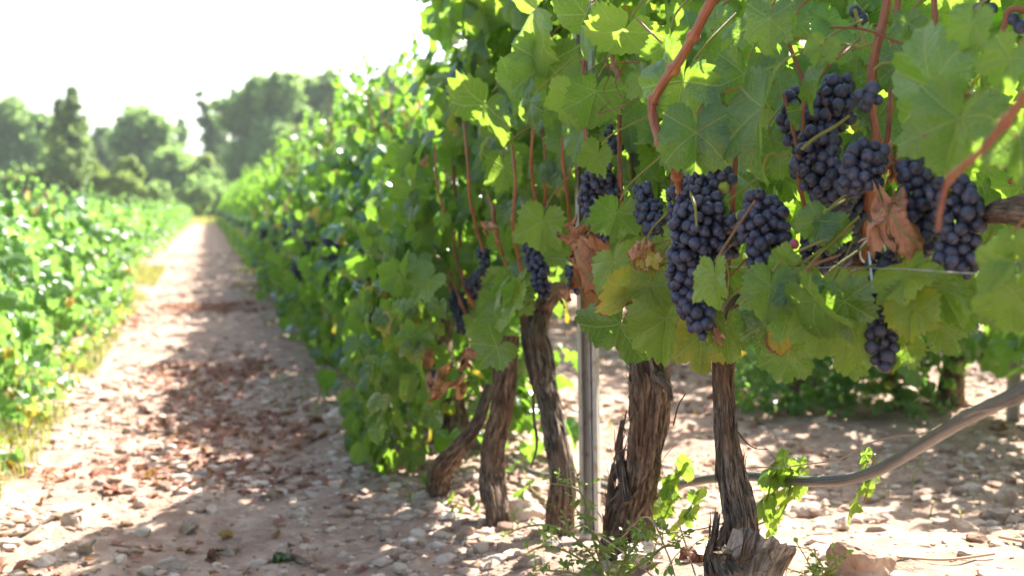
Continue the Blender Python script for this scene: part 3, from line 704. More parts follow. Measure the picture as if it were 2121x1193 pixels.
# the split stump at the foot of the nearest trunk (part of that vine's stock)
def stump():
    a, b = P(1545, 1235, .56), P(1590, 1122, .60); Wd = pxm(120, b) / 2; L = np.linalg.norm(b - a); n, ns = 90, 130
    t = np.linspace(0, 1, n); C = a + (b - a) * t[:, None]; Tn, N, B = frames(C)
    A = np.linspace(0, 2 * np.pi, ns, endpoint=False); AA, TT = np.meshgrid(A, t)
    rad = Wd * (.74 + .26 * TT ** 1.6) * bark_disp(33, .42)(AA, TT * L, 1)
    jag = 1 + (.06 * noise(np.cos(AA) * 6, np.sin(AA) * 6, 0, 5) + .10 * noise(np.cos(AA) * 1.3, np.sin(AA) * 1.3, 0, 6) - .03) * sstep(.55, 1, TT)
    V = a + (b - a) * (TT * jag)[..., None] + (N[:, None] * np.cos(AA)[..., None] + B[:, None] * np.sin(AA)[..., None]) * rad[..., None]
    i = np.arange(n - 1)[:, None] * ns; j = np.arange(ns)[None]; j2 = (j + 1) % ns
    F = np.stack([i + j, i + j2, i + ns + j2, i + ns + j], -1).reshape(-1, 4)
    g = Geo(); uv = np.stack([np.abs(AA / np.pi - 1), TT * L], -1).reshape(-1, 2); g.put(V.reshape(-1, 3), F, uv)
    st = g.make('stump', M['bark_stump'], v1)
    ring = V[-1]; c = ring.mean(0) - (b - a) / L * .008; g = Geo(); VV = [ring * (1 - f) + c * f + (b - a) / L * (.004 * noise(ring[:, 0] * 300, ring[:, 1] * 300, f * 5, 2))[:, None] * (f > 0) for f in (0, .25, .5, .75)] + [c[None]]
    k = ns; FF = [[q * k + u, q * k + (u + 1) % k, (q + 1) * k + (u + 1) % k, (q + 1) * k + u] for q in range(3) for u in range(k)]
    VV = np.concatenate(VV); uvv = np.stack([(VV - c) @ RT * 1.0, (VV - c) @ np.array([0, 1.0, 0])], 1) * 3
    g.put(VV, np.array(FF), uvv); g.put(VV, np.array([[3 * k + u, 3 * k + (u + 1) % k, 4 * k] for u in range(k)]), uvv); g.make('cut_face', M['wood'], st)
    g = Geo(); C2 = a + (b - a) * np.linspace(0, 1.08, 60)[:, None]; T2, N2, B2 = frames(C2); strips(g, C2, np.full(60, Wd * .92), N2, B2, 40, 6, .15, (.015, .04), (.0006, .002)); g.make('loose_bark', M['bark_thick'], st)
    # bare pale scar
    fr_ = np.array([P(1498, 1170, .545), P(1540, 1172, .54), P(1552, 1102, .55), P(1526, 1092, .555)]); cen = fr_.mean(0); fr_ = cen + (fr_ - cen) * .78
    m_ = 14; gu, gvv = np.meshgrid(np.linspace(0, 1, m_), np.linspace(0, 1, m_)); V = (fr_[0] * ((1 - gu) * (1 - gvv))[..., None] + fr_[1] * (gu * (1 - gvv))[..., None] + fr_[2] * (gu * gvv)[..., None] + fr_[3] * ((1 - gu) * gvv)[..., None])
    edge = np.clip(4 * np.minimum(np.minimum(gu, 1 - gu), np.minimum(gvv, 1 - gvv)), 0, 1) ** .5
    V = V + FW * (.022 * (1 - edge) + .0016 * noise(gu * 9, gvv * 2.5, 0, 4))[..., None]
    g = Geo(); F = np.array([[a * m_ + b_, a * m_ + b_ + 1, (a + 1) * m_ + b_ + 1, (a + 1) * m_ + b_] for a in range(m_ - 1) for b_ in range(m_ - 1)]); g.put(V.reshape(-1, 3), F, np.stack([gu * .4, gvv * .05], -1).reshape(-1, 2)); g.make('pale_scar', M['wood'], st)
stump()
for v, pts, sd in ((v1, [(1480, 1190, 40, .55), (1470, 1150, 24, .55), (1478, 1110, 14, .55), (1484, 1060, 8, .56)], 50), (v1, [(1520, 1200, 50, .53), (1500, 1165, 40, .53), (1505, 1140, 22, .53)], 51),
                   (v2, [(1250, 1150, 26, .58), (1262, 1080, 22, .57), (1268, 1010, 18, .57), (1272, 960, 10, .57)], 52)):
    o = T(v, pts, sd, M['bark'], nst=30, ground=False, nseg=40, amp=1.8, lift=.6); o.name = 'gnarled_root'
# hanging fibres and tendrils
for v, pts, sd in ((v1, [(1525, 890, 4), (1545, 915, 4), (1565, 928, 3), (1590, 930, 2)], 1), (v2, [(1395, 880, 4), (1405, 840, 4), (1420, 815, 3)], 2), (v2, [(1285, 1000, 5), (1272, 960, 5), (1288, 900, 5), (1298, 850, 4)], 3),
                   (v3, [(1108, 760, 8), (1105, 850, 8), (1112, 920, 7), (1100, 968, 5)], 4), (v2, [(1300, 930, 4), (1285, 935, 4), (1270, 950, 3)], 5)):
    cane(v, pts, sd, .55, nodes=False, name='bark_fibre', mat=M['bark'], nseg=6)

# ------------------------------------------------------------------ canes of the near vines
CN = [(v1, [(1490, -25, 27, .455), (1465, 20, 26, .455), (1432, 85, 24, .455), (1405, 130, 25, .455), (1372, 175, 23, .455), (1354, 222, 28, .455), (1357, 262, 23, .455), (1372, 305, 22, .455), (1394, 345, 24, .46), (1406, 380, 19, .48), (1425, 470, 14, .56), (1490, 560, 14, .6)]),
      (v1, [(1842, -20, 22, .53), (1826, 60, 21), (1812, 115, 22), (1806, 165, 24), (1808, 230, 20), (1815, 300, 22, .53), (1800, 400, 24, .55), (1785, 480, 26, .56), (1785, 540, 28, .56)]),
      (v1, [(1862, -20, 16, .58), (1850, 120, 15, .58), (1838, 290, 14, .56), (1812, 420, 13, .56), (1795, 530, 14, .57)]),
      (v1, [(1632, 85, 9, .52), (1652, 140, 10), (1664, 170, 12), (1664, 230, 10), (1662, 285, 10), (1655, 320, 14), (1657, 380, 12), (1672, 450, 11, .56), (1700, 545, 13, .57)]),
      (v1, [(1622, 195, 9, .54), (1640, 255, 9), (1652, 310, 9)]),
      (v1, [(1528, 150, 8, .56), (1525, 240, 14, .56), (1524, 300, 13, .56), (1520, 380, 14, .57), (1512, 480, 15, .6), (1500, 620, 20, .6)]),
      (v0, [(1934, -20, 15, .54), (1937, 90, 15, .54), (1930, 240, 14, .58), (1950, 420, 14, .58)]),
      (v0, [(2150, 160, 25, .42), (2110, 215, 23, .42), (2075, 262, 22, .42), (2035, 310, 19, .42), (1995, 345, 18, .42), (1965, 375, 15, .42), (1948, 430, 13, .42), (1942, 480, 10, .42)]),
      (v2, [(1258, 60, 10, .56), (1270, 130, 12), (1285, 180, 13), (1283, 260, 11), (1284, 330, 12), (1286, 400, 12), (1300, 520, 12, .6), (1320, 620, 14, .6)]),
      (v2, [(1300, 270, 8, .6), (1310, 360, 8, .6), (1325, 500, 8, .6)]), (v2, [(1395, 240, 12, .6), (1400, 300, 13, .6), (1392, 400, 12, .6)]),
      (v2, [(1160, 190, 8, .54), (1168, 250, 9), (1165, 330, 8), (1175, 400, 8, .56), (1190, 560, 9, .62)]),
      (v3, [(1120, 240, 7, .56), (1128, 300, 8), (1130, 380, 7), (1125, 500, 8, .6)]), (v3, [(1020, 420, 9, .5), (1025, 470, 9), (1045, 540, 8, .55), (1075, 620, 9, .6)]),
      (v4, [(940, 480, 8, .52), (945, 540, 8), (965, 600, 9), (985, 650, 8, .55)]), (v4, [(900, 520, 8, .52), (930, 590, 9), (960, 640, 9), (975, 680, 8)]), (v4, [(930, 560, 7, .5), (945, 600, 7), (960, 640, 6)]),
      (v4, [(1012, 405, 7, .5), (1022, 440, 8), (1030, 500, 8)]), (v3, [(1060, 300, 7, .47), (1068, 380, 8, .47), (1062, 470, 8, .48), (1080, 560, 9, .52)]), (v4, [(960, 250, 6, .46), (968, 330, 7, .46), (975, 420, 8, .47), (1000, 520, 8, .5)]), (v3, [(1100, 150, 7, .5), (1108, 230, 8, .5), (1100, 330, 8, .5), (1110, 430, 8, .54)]), (v4, [(900, 300, 5, .44), (905, 380, 6, .44), (925, 460, 7, .46)]), (v2, [(1210, 120, 8, .5), (1205, 200, 9, .5), (1215, 300, 9, .5), (1222, 380, 9, .54)]),
      (v3, [(1090, 350, 6, .56), (1085, 420, 6), (1090, 500, 7, .6)]),
      (v1, [(1760, 560, 6, .53), (1700, 590, 6)], ), (v0, [(2160, 30, 18, .5), (2095, 20, 16, .5), (2080, 55, 14, .5), (2060, 130, 12, .5)])]
for i, c in enumerate(CN): cane(c[0], c[1], i + 1, c[1][0][3] if len(c[1][0]) > 3 else .5)
PT = [(v1, [(1540, 560, 5, .5), (1560, 590, 5)], .5), (v1, [(1630, 330, 7), (1600, 318, 7), (1585, 335, 8), (1577, 375, 7)], .5), (v1, [(1660, 310, 9), (1690, 285, 9), (1730, 262, 9), (1760, 240, 7)], .5),
      (v1, [(1630, 80, 8), (1670, 80, 9), (1712, 82, 6)], .5), (v1, [(1715, 85, 6), (1760, 95, 8), (1780, 98, 11), (1808, 90, 8)], .5), (v1, [(1770, 20, 9), (1782, 60, 10), (1792, 92, 12)], .52),
      (v1, [(1810, 145, 7), (1830, 132, 7), (1870, 132, 6), (1910, 145, 5)], .5), (v1, [(1770, 490, 6), (1745, 545, 6), (1715, 600, 5), (1700, 610, 5)], .51), (v1, [(1660, 545, 6), (1700, 520, 6), (1750, 485, 6)], .52),
      (v1, [(1845, 60, 7), (1880, 45, 7), (1910, 38, 6)], .52), (v1, [(1430, 400, 7), (1440, 430, 8), (1443, 470, 6)], .49), (v2, [(1260, 600, 4), (1300, 585, 4), (1330, 560, 4)], .52), (v1, [(1500, 530, 5), (1510, 570, 5), (1505, 620, 5)], .5)]
for i, (v, pts, X) in enumerate(PT): cane(v, pts, 60 + i, X, tint=(.85, 0, 0, 1), nodes=False, name='leaf_stalk', nseg=8)
for i, (v, pts) in enumerate([(v2, [(1290, 140, 3), (1275, 170, 3), (1290, 205, 3), (1300, 180, 2), (1285, 165, 2)]), (v2, [(1245, 100, 3), (1262, 150, 3), (1250, 190, 2), (1265, 215, 2)]), (v1, [(1700, 190, 3), (1712, 225, 3), (1722, 240, 3), (1716, 252, 2)]),
                              (v1, [(1480, 205, 5), (1500, 215, 5), (1515, 230, 4)]), (v1, [(1720, 57, 6), (1790, 62, 6), (1850, 85, 5), (1880, 95, 4)]), (v2, [(1320, 40, 6), (1345, 65, 6), (1370, 90, 5)]), (v2, [(1262, 212, 3), (1240, 235, 3), (1290, 220, 4), (1320, 205, 4)])]):
    cane(v, pts, 80 + i, .49, tint=(0, .4, 0, 1), nodes=False, name='tendril', nseg=6)

# ------------------------------------------------------------------ bunches of grapes
c = cluster
c(v1, [(1450, 420, 52), (1455, 480, 74), (1442, 530, 64), (1432, 580, 52), (1440, 630, 46), (1452, 678, 30)], .51, 1, label='longest black bunch, hanging to a point left of the nearest trunk', stalk=(1438, 390, .5))
c(v1, [(1510, 470, 30), (1505, 510, 34)], .55, 2)
c(v1, [(1570, 425, 40), (1580, 465, 62), (1595, 510, 52), (1565, 560, 22), (1560, 590, 14)], .51, 3, label='broad black bunch right of the longest one, with a pink berry at its edge')
c(v1, [(1430, 355, 34), (1480, 355, 34), (1500, 385, 28), (1410, 390, 28)], .53, 4)
c(v2, [(1335, 400, 24), (1345, 440, 32), (1355, 480, 24)], .53, 5, rb=.0062)
c(v2, [(1395, 410, 22), (1395, 440, 20)], .53, 6, rb=.0062)
c(v2, [(1240, 360, 34), (1225, 410, 32), (1235, 450, 24), (1250, 490, 14)], .53, 7, rb=.0062)
c(v2, [(1262, 270, 14), (1275, 310, 18)], .56, 8, rb=.006); c(v2, [(1262, 375, 24), (1270, 400, 18)], .55, 31, rb=.006)
c(v1, [(1735, 180, 36), (1728, 222, 54), (1700, 258, 44)], .53, 9)
c(v1, [(1645, 205, 28), (1640, 250, 28), (1655, 295, 34)], .55, 10)
c(v1, [(1790, 195, 20), (1805, 205, 30)], .49, 11)
c(v1, [(1700, 290, 46), (1685, 340, 52), (1715, 370, 58), (1745, 400, 40)], .52, 12, label='wide black bunch beneath the upright red cane, left half')
c(v1, [(1800, 320, 44), (1785, 355, 50), (1770, 385, 34)], .49, 13, label='compact bunch with dusty blue berries in front of the reddish dry leaf')
c(v1, [(1755, 420, 40), (1745, 470, 46), (1740, 515, 38)], .55, 14)
c(v1, [(1680, 510, 34), (1715, 540, 34)], .57, 15)
c(v0, [(1892, 345, 34), (1903, 400, 44), (1905, 450, 46), (1915, 500, 34)], .50, 16)
c(v0, [(1960, 385, 38), (1985, 430, 58), (1990, 480, 56), (1985, 530, 46), (1998, 556, 26)], .47, 17, label='blurred fat bunch hanging below the brown arm at the right')
c(v1, [(1830, 545, 38), (1835, 580, 38), (1825, 620, 28), (1830, 680, 32), (1828, 720, 36), (1832, 752, 28)], .50, 18, label='low bunch poking below the leaves at the right, lowest of all')
c(v3, [(1095, 510, 16), (1112, 550, 24), (1122, 590, 22), (1126, 608, 14)], .54, 19, rb=.0062, lo=True)
c(v3, [(1180, 560, 14), (1190, 590, 20), (1222, 590, 18)], .57, 20, rb=.0062, lo=True); c(v3, [(1222, 560, 16), (1218, 620, 16)], .55, 21, rb=.0062, lo=True)
c(v4, [(1000, 520, 16), (1005, 560, 14), (980, 600, 24)], .54, 22, rb=.0062, lo=True)
c(v4, [(945, 615, 20), (955, 650, 20), (960, 680, 16)], .52, 23, rb=.0062, lo=True); c(v5, [(912, 630, 14), (915, 655, 14)], .5, 24, rb=.0062, lo=True); c(v5, [(895, 780, 16), (905, 790, 14)], .45, 25, rb=.0062, lo=True)
c(v0, [(2035, 5, 24), (2060, 15, 20)], .5, 26); c(v0, [(2100, 45, 14), (2118, 60, 14)], .5, 27); c(v1, [(1780, 30, 18), (1775, 50, 16)], .56, 28)
c(v0, [(2110, 330, 20), (2118, 370, 20)], .5, 29)
for v, px, py, X, nm in ((v1, 1645, 506, .48, 'pink unripe grape at the edge of the broad bunch'),):
    g = Geo(); berries(g, np.array([PA(px, py, X)]), .0062, 3); me = g.make('grape', M['berry'], v); me['label'] = nm
    a = me.data.color_attributes['tint']; a.data.foreach_set('color', np.tile([.4, .85, 0, 1.0], len(me.data.vertices)).astype(np.float32))
# ------------------------------------------------------------------ single leaves that read one by one in the photograph
# (vine, petiole px, py, tip px, py, X, roll about its length, material, age, template)
HL = [
 (v1,1708,440,1665,500,.48,10,'leaf',.1,0),(v1,1715,450,1722,520,.485,-25,'leaf',.1,3),(v1,1640,552,1598,520,.475,-20,'leaf_pale',.1,5),
 (v1,1600,560,1585,665,.47,5,'leaf_pale',.35,2),(v1,1650,580,1622,700,.475,20,'leaf',.3,6),(v1,1700,600,1690,740,.47,-10,'leaf_pale',.4,1),
 (v1,1745,590,1770,700,.46,30,'leaf',.3,4),(v1,1640,690,1618,800,.50,0,'leaf',.1,7),(v1,1590,640,1575,740,.50,25,'leaf',.3,8),
 (v1,1770,660,1745,770,.50,-5,'leaf_pale',.35,9),(v1,1772,740,1770,788,.52,0,'leaf',.2,2),(v1,1660,590,1760,690,.455,62,'leaf_pale',.2,0),
 (v1,1915,548,1825,628,.47,58,'leaf_pale',.15,5),(v1,1895,605,1885,700,.47,10,'leaf_pale',.5,3),(v1,1930,560,1985,670,.48,-15,'leaf',.2,6),
 (v1,1930,650,1975,735,.49,-20,'leaf',.3,1),(v1,1890,700,1850,765,.50,30,'leaf',.35,4),(v0,1990,600,2010,690,.5,40,'leaf',.2,8),
 (v0,2110,560,2085,700,-.56,15,'leaf_pale',.2,7),(v0,2095,540,2020,600,-.56,50,'leaf_pale',.2,9),(v1,1800,600,1822,650,.52,20,'leaf',.1,2),
 (v1,1385,620,1372,745,.52,12,'leaf_pale',.4,3),(v1,1452,660,1450,775,.535,0,'leaf_pale',.62,1),(v1,1500,650,1505,745,.53,-30,'leaf_pale',.45,6),
 (v2,1300,640,1268,725,.50,15,'leaf',.3,5),(v2,1325,570,1292,660,.49,-20,'leaf_pale',.68,0),(v2,1270,520,1290,610,.50,20,'leaf_pale',.35,4),
 (v2,1340,500,1335,580,.50,-15,'leaf_pale',.45,8),(v1,1480,540,1492,640,.47,50,'leaf_pale',.35,2),(v1,1545,640,1555,700,.5,-10,'leaf',.4,9),
 (v2,1330,515,1340,560,.485,30,'leaf_pale',1.0,4),(v2,1300,590,1285,625,.48,-20,'leaf_pale',1.0,6),(v2,1352,530,1362,560,.48,10,'leaf_pale',.95,2),(v1,1612,690,1618,735,.49,10,'leaf_pale',.9,3),
 (v1,1400,650,1420,700,.54,15,'leaf',.4,7),(v2,1355,560,1345,650,.5,10,'leaf_pale',.5,7),
 (v2,1285,415,1262,485,.50,-10,'leaf',.1,3),(v1,1500,420,1490,455,.52,30,'leaf',.2,6),
 (v1,1442,235,1440,368,.47,0,'leaf',.05,0),(v1,1435,125,1395,262,.475,42,'leaf',.05,5),(v1,1550,120,1520,240,.50,-5,'leaf',.15,2),
 (v2,1308,35,1262,105,.50,-15,'leaf_pale',.0,4),(v1,1598,10,1590,110,.48,15,'leaf',.05,8),(v1,1592,160,1568,375,.475,66,'leaf',.05,1),
 (v1,1712,80,1690,140,.48,10,'leaf_pale',.05,6),(v1,1705,140,1680,235,.48,70,'leaf',.05,9),
 (v1,1640,290,1570,360,.60,20,'leaf_pale',.05,7),(v1,1590,270,1600,330,.56,-20,'leaf',.05,2),(v1,1545,60,1500,105,.51,35,'leaf',.1,4),
 (v2,1135,95,1130,225,.50,10,'leaf_pale',.05,3),(v2,1240,160,1215,250,.50,-15,'leaf',.1,6),(v2,1225,5,1190,90,.49,40,'leaf',.1,0),
 (v2,1140,10,1085,35,.49,20,'leaf_pale',.1,5),(v2,1070,150,1050,215,.48,50,'leaf',.05,8),(v2,1245,300,1228,365,.51,25,'leaf_pale',.1,1),
 (v2,1130,430,1118,520,.50,20,'leaf_pale',.2,2),(v3,1042,320,1040,405,.48,-20,'leaf_pale',.1,7),(v2,1190,180,1170,260,.49,30,'leaf_pale',.1,9),
 (v2,1110,190,1090,255,.47,60,'leaf',.05,4),(v2,1205,240,1200,330,.51,60,'leaf',.05,6),(v3,1020,190,990,260,.46,20,'leaf',.1,3),
 (v2,1330,150,1345,215,.51,20,'leaf_pale',.1,1),(v2,1390,60,1370,130,.52,-30,'leaf',.1,5),(v2,1480,30,1500,80,.53,10,'leaf',.1,8),
 (v1,1770,70,1790,150,.55,20,'leaf',.05,3),(v1,1790,140,1740,170,.54,0,'leaf',.1,7),(v1,1900,100,1860,200,.52,40,'leaf',.1,0),
 (v0,2005,190,1955,365,-.56,12,'leaf',.25,2),(v0,1985,200,1860,150,-.56,-15,'leaf',.15,4),(v0,2110,230,2110,380,-.56,-20,'leaf',.15,6),
 (v0,2020,20,2000,110,-.56,15,'leaf',.1,9),(v0,2110,90,2060,190,-.56,30,'leaf',.2,1),(v0,1880,30,1880,90,.5,20,'leaf',.1,5),(v0,2100,480,2090,540,-.56,0,'leaf_pale',.3,8),
 (v1,1650,30,1640,90,.5,-30,'leaf',.1,2),(v1,1660,210,1690,270,.53,30,'leaf',.05,6),(v0,2060,600,2075,680,.47,20,'leaf',.2,3),
]
DRY = [(v1,1838,425,1850,565,.475,10,0,'salmon pink shrivelled leaf between the two right hand bunches'),(v1,1850,320,1835,400,.51,-30,1,'rusty brown crumpled leaf above the salmon one'),
 (v2,1200,500,1208,640,.50,60,2,'long rolled brown leaf hanging against the metal post'),(v5,925,790,905,825,.42,0,3,'orange dead leaf at the bottom of the hedge, left of the leaning trunk'),
 (v4,965,730,975,780,.46,20,4,'orange dead leaf with yellow edge in the hedge'),(v5,885,735,880,775,.44,-20,0,'small salmon dead leaf low in the hedge'),
 (v5,880,330,880,350,.38,0,1,'small pink dead leaf high in the hedge'),(v4,1010,465,1020,480,.48,0,2,None),(v3,1165,610,1180,622,.54,0,3,None),
 (v0,2110,350,2115,400,.5,0,4,None),(v2,1330,515,1318,560,.48,0,1,'yellow orange leaf with brown rim above the thick trunk'),(v1,1480,690,1500,720,.52,0,3,None)]
def hand_leaf(v, bx, by, tx, ty, X, roll, mat, age, k, name='leaf', kind='hi', label=None, petiole=True):
    b, t = PA(bx, by, X), PA(tx, ty, X); L = np.linalg.norm(t - b); d = (t - b) / L
    n = norm(CAM - b); n = norm(n - d * (n @ d)); s = np.cross(d, n); a = math.radians(roll); n = n * math.cos(a) + s * math.sin(a)
    d = norm(d + n * .12)
    g = Geo(); V, F, UV, E = TP[kind][k % len(TP[kind])]; x = np.cross(d, n); n = np.cross(x, d)
    VV = (V * np.array([.62 if kind == 'dry' else .86, 1.15 if kind == 'dry' else 1, .9])) @ np.stack([x, d, n]) * L * (.62 if kind == 'dry' else .74) + d * L * (.1 if kind == 'dry' else .30)
    rg = np.random.default_rng(int(bx * 7 + by)); T = np.zeros((len(V), 4)); T[:, 0] = rg.uniform(); T[:, 1] = E; T[:, 2] = age; T[:, 3] = 1
    g.put(VV, F, UV, T); o = g.make(name, M[mat], v); o.location = b
    if label: o['label'] = label
    if petiole:
        g = Geo(); e = np.array([.05, rg.uniform(-.03, .03), rg.uniform(.0, .05)])
        tube(g, [-n * .001 + d * L * .02, -n * .006 - d * L * .2 + e * .2, e - d * L * .3], .0013, 6, tint=(rg.choice([.8, .8, .2]), 0, 0, 1)); g.make('petiole', M['cane'], o)
for h in HL: hand_leaf(*h)
for h in DRY: hand_leaf(*h[:7], 'salmon' if h[8] and 'salmon pink' in h[8] else 'dry', .2, h[7], 'dry_leaf', 'dry', h[8], False)

FB = np.array(FRONT_BLOCK, float)
CN_PX = []
for c_ in CN:
    for a_, b_ in zip(c_[1][:-1], c_[1][1:]):
        for f_ in (0, .33, .66): CN_PX.append((a_[0] * (1 - f_) + b_[0] * f_, a_[1] * (1 - f_) + b_[1] * f_, 14))
CB = np.array(CN_PX, float)
def near_keep(p, c):
    """random leaves stay off the bunches, the open trunk zone and, in front, the red canes"""
    k = np.ones(len(p), bool); x, y = proj(c); tipy = proj(c + (c - p) * 1.6)[1]
    big = FB[FB[:, 0] > 1180]
    for a, b, r in big:
        lim = r + 38
        k &= ~((np.hypot(x - a, y - b) < lim) & (c[:, 0] < .575 + 0.00036 * max(0.0, a - 1480)))
    for a, b, r in FB[FB[:, 0] <= 1180]: k &= ~((np.hypot(x - a, y - b) < r + 12) & (c[:, 0] < .56))
    for a, b, r in CB: k &= ~((np.hypot(x - a, y - b) < r + (34 if a > 1250 else 16)) & (c[:, 0] < .53 + 0.00036 * max(0.0, a - 1480)))
    lowlim = np.interp(x, [820, 900, 1000, 1060, 1180, 1250, 1400, 1560, 1700, 1900, 2000, 2121, 2600], [1400, 860, 790, 690, 545, 555, 660, 700, 740, 720, 640, 560, 560])
    k &= (tipy < lowlim) | (x < 820)
    return k
def nearfol(v, y0, y1, n, seed, x0=.47, x1=.80):
    g = Geo()
    cloud(g, 'hi', int(n * 1.35), (x0, y0, .36), (x1, y1, 1.02), .044, seed, .60, keep=near_keep, dens=lambda p: (p[:, 0] > x0 + .26 * sstep(.58, 1.0, p[:, 2])) * 1.0)
    cloud(g, 'mid', n // 3, (x0 + .14, y0, 1.0), (x1, y1, 1.16), .058, seed + 1, .60, dens=lambda p: 1 - sstep(1.0, 1.16, p[:, 2] + .05 * noise(p[:, 1] * 8, 0, 0, 4)))
    cloud(g, 'mid', int(n * .20), (x1 - .12, y0, .55), (x1 + .06, y1, 1.08), .052, seed + 2, .60)
    g.make('foliage', M['leaf'], v)
nearfol(v0, .30, .93, 380, 301, .64, .95); nearfol(v1, .93, 1.42, 320, 302, .53, .88); nearfol(v2, 1.42, 1.77, 240, 303, .46); nearfol(v3, 1.77, 2.03, 200, 304, .44); nearfol(v4, 2.03, 2.3, 210, 305, .42); nearfol(v5, 2.3, 2.68, 330, 306, .36)
g = Geo()
cloud(g, 'hi', 520, (.31, 2.12, .01), (.52, 2.75, .42), .032, 351, .45, age=(.05, .6), keep=lambda p, c: (proj(c)[0] + .10 * (proj(c)[1] - 800) < 905) & (proj(c)[1] < 1060 + 60 * noise(c[:, 1] * 12, c[:, 0] * 12, 0, 3)) & (noise(p[:, 0] * 14, p[:, 1] * 14, p[:, 2] * 10, 91) > -.12 + .5 * (.30 - p[:, 2])))
cloud(g, 'mid', 150, (.50, 2.35, .75), (.80, 2.85, 1.03), .046, 352, .6)
g.make('skirt_foliage', M['leaf'], v5)
# low suckers growing from the feet of the trunks
def sucker(v, pts, X, n, size, seed, mat='leaf_pale'):
    q = [P(a, b, X) for a, b in pts]; g = Geo(); C, r, N, B = tube(g, q, .0014, 6, 30, tint=(.7, 0, 0, 1)); o = g.make('sucker_shoot', M['cane'], v)
    rg = np.random.default_rng(seed); i = np.linspace(4, 29, n).astype(int); g = Geo(); o_ = rg.choice([-1, 1], n)
    tip = np.stack([-np.ones(n) * .3, o_ * rg.uniform(.2, 1, n), -rg.uniform(0, 1, n)], 1); nor = np.stack([-np.ones(n), rg.normal(0, .5, n), rg.uniform(.2, 1, n)], 1)
    put_leaves(g, 'hi', C[i] + rg.normal(0, .006, (n, 3)), tip, nor, size * .78 * rg.uniform(.5, 1.1, n), rg.uniform(0, .2, n), rg.uniform(0, 1, n), rg); g.make('leaves', M[mat], o)
sucker(v2, [(1370, 1085), (1390, 1040), (1400, 1000), (1420, 960)], .64, 7, .036, 1); sucker(v2, [(1400, 1095), (1430, 1060), (1450, 1030)], .66, 6, .036, 2)
sucker(v1, [(1560, 1080), (1590, 1030), (1600, 980), (1610, 950)], .68, 8, .032, 3); sucker(v1, [(1560, 1090), (1620, 1060), (1640, 990), (1640, 960)], .70, 8, .032, 4)
sucker(v3, [(1150, 1050), (1100, 1010), (1080, 960)], .58, 3, .04, 5, 'leaf'); sucker(v1, [(1790, 1040), (1800, 1000), (1812, 940)], .80, 6, .030, 6)
sucker(v4, [(1040, 1060), (1080, 1020), (1100, 1000)], .7, 7, .03, 7); sucker(v5, [(905, 1040), (940, 1040), (975, 1050)], .46, 8, .028, 8, 'leaf'); sucker(v5, [(900, 1040), (930, 1000), (965, 985)], .6, 8, .03, 9)

# ------------------------------------------------------------------ other vines of the rows (shared meshes, local origin at the base)
def make_vine_type(seed, hgt, x0, x1, hw, n, kind, zlow=.03, mat='leaf_far', size=.058, canes=5, grapes=3, trunk=True, skirt=.6, age=(0, .35)):
    rg = np.random.default_rng(seed); v = empty('grapevine')
    if trunk:
        q = [(rg.normal(0, .02), rg.normal(0, .02), -.03), (rg.normal(0, .02), rg.normal(0, .03), .1), (rg.normal(0, .03), rg.normal(0, .03), .24), (rg.normal(0, .03), rg.normal(0, .05), .38 * min(1, hgt))]
        g = Geo(); C, r, N, B = tube(g, q, [.036, .028, .024, .018], 28, 50, bark_disp(seed, 1.1)); o = g.make('trunk', M['bark'], v)
    for i in range(canes):
        y = rg.uniform(-hw, hw) * .8; x = rg.uniform(x0 * .2, x1 * .6); g = Geo()
        tube(g, [(0, y * .3, .36 * min(1, hgt)), (x * .5, y * .8, .5 * hgt), (x, y, .8 * hgt), (x + rg.normal(0, .04), y + rg.normal(0, .04), hgt + rg.uniform(-.1, .06))], [.005, .0045, .004, .0015], 6, 16)
        g.make('cane', M['cane'], v)
    g = Geo(); sd = seed * 3.7
    def dens(p):
        top = hgt * (1 + .12 * noise(p[:, 1] * 5 + sd, p[:, 0] * 3, 0, 5)); d = sstep(0, .14, top - p[:, 2])
        low = skirt + (1 - skirt) * sstep(.1, .45, p[:, 2] / hgt * 1.0)
        wid = 1 - sstep(.75, 1.05, abs((p[:, 0] - (x0 + x1) / 2) / ((x1 - x0) / 2)) + .25 * noise(p[:, 1] * 4, p[:, 2] * 5, sd, 6) )
        if hgt > .8: wid = wid * sstep(-.03, .03, p[:, 0] - (x0 + .30 * sstep(.40, 1.0, p[:, 2] / hgt) + .03 * noise(p[:, 1] * 9, p[:, 2] * 9, sd, 12)))
        return d * low * wid * (.55 + .45 * sstep(-.35, .1, noise(p[:, 0] * 7, p[:, 1] * 7, p[:, 2] * 7 + sd, 8)))
    cloud(g, kind, n, (x0, -hw, zlow), (x1, hw, hgt * 1.12), size, seed + 500, (x0 + x1) / 2, age=age, dens=dens)
    for k in range(3):                                        # shoots standing above the hedge
        y = rg.uniform(-hw, hw); x = rg.uniform(-.02, .12); m = 7; p = np.stack([x + rg.normal(0, .02, m), y + rg.normal(0, .02, m), hgt + np.linspace(-.08, .10, m)], 1)
        tip, nor = hang_dirs(m, rg.choice([-1.0, 1.0], m), rg); put_leaves(g, kind, p, tip, nor, size * np.linspace(.9, .4, m), np.zeros(m), rg.uniform(0, 1, m), rg)
    g.make('foliage', M[mat], v)
    for k in range(grapes):
        y = rg.uniform(-hw, hw) * .8; x = (x0 + .03) * rg.uniform(.6, 1); z = rg.uniform(.34, .5) * hgt; g = Geo()
        berries(g, pack([(x, y, z), (x, y, z - .04), (x, y, z - .09)], [.022, .03, .012], .007, seed + k, 700), .007, seed + k, USL); g.make('grape_cluster', M['berry'], v)
    return v
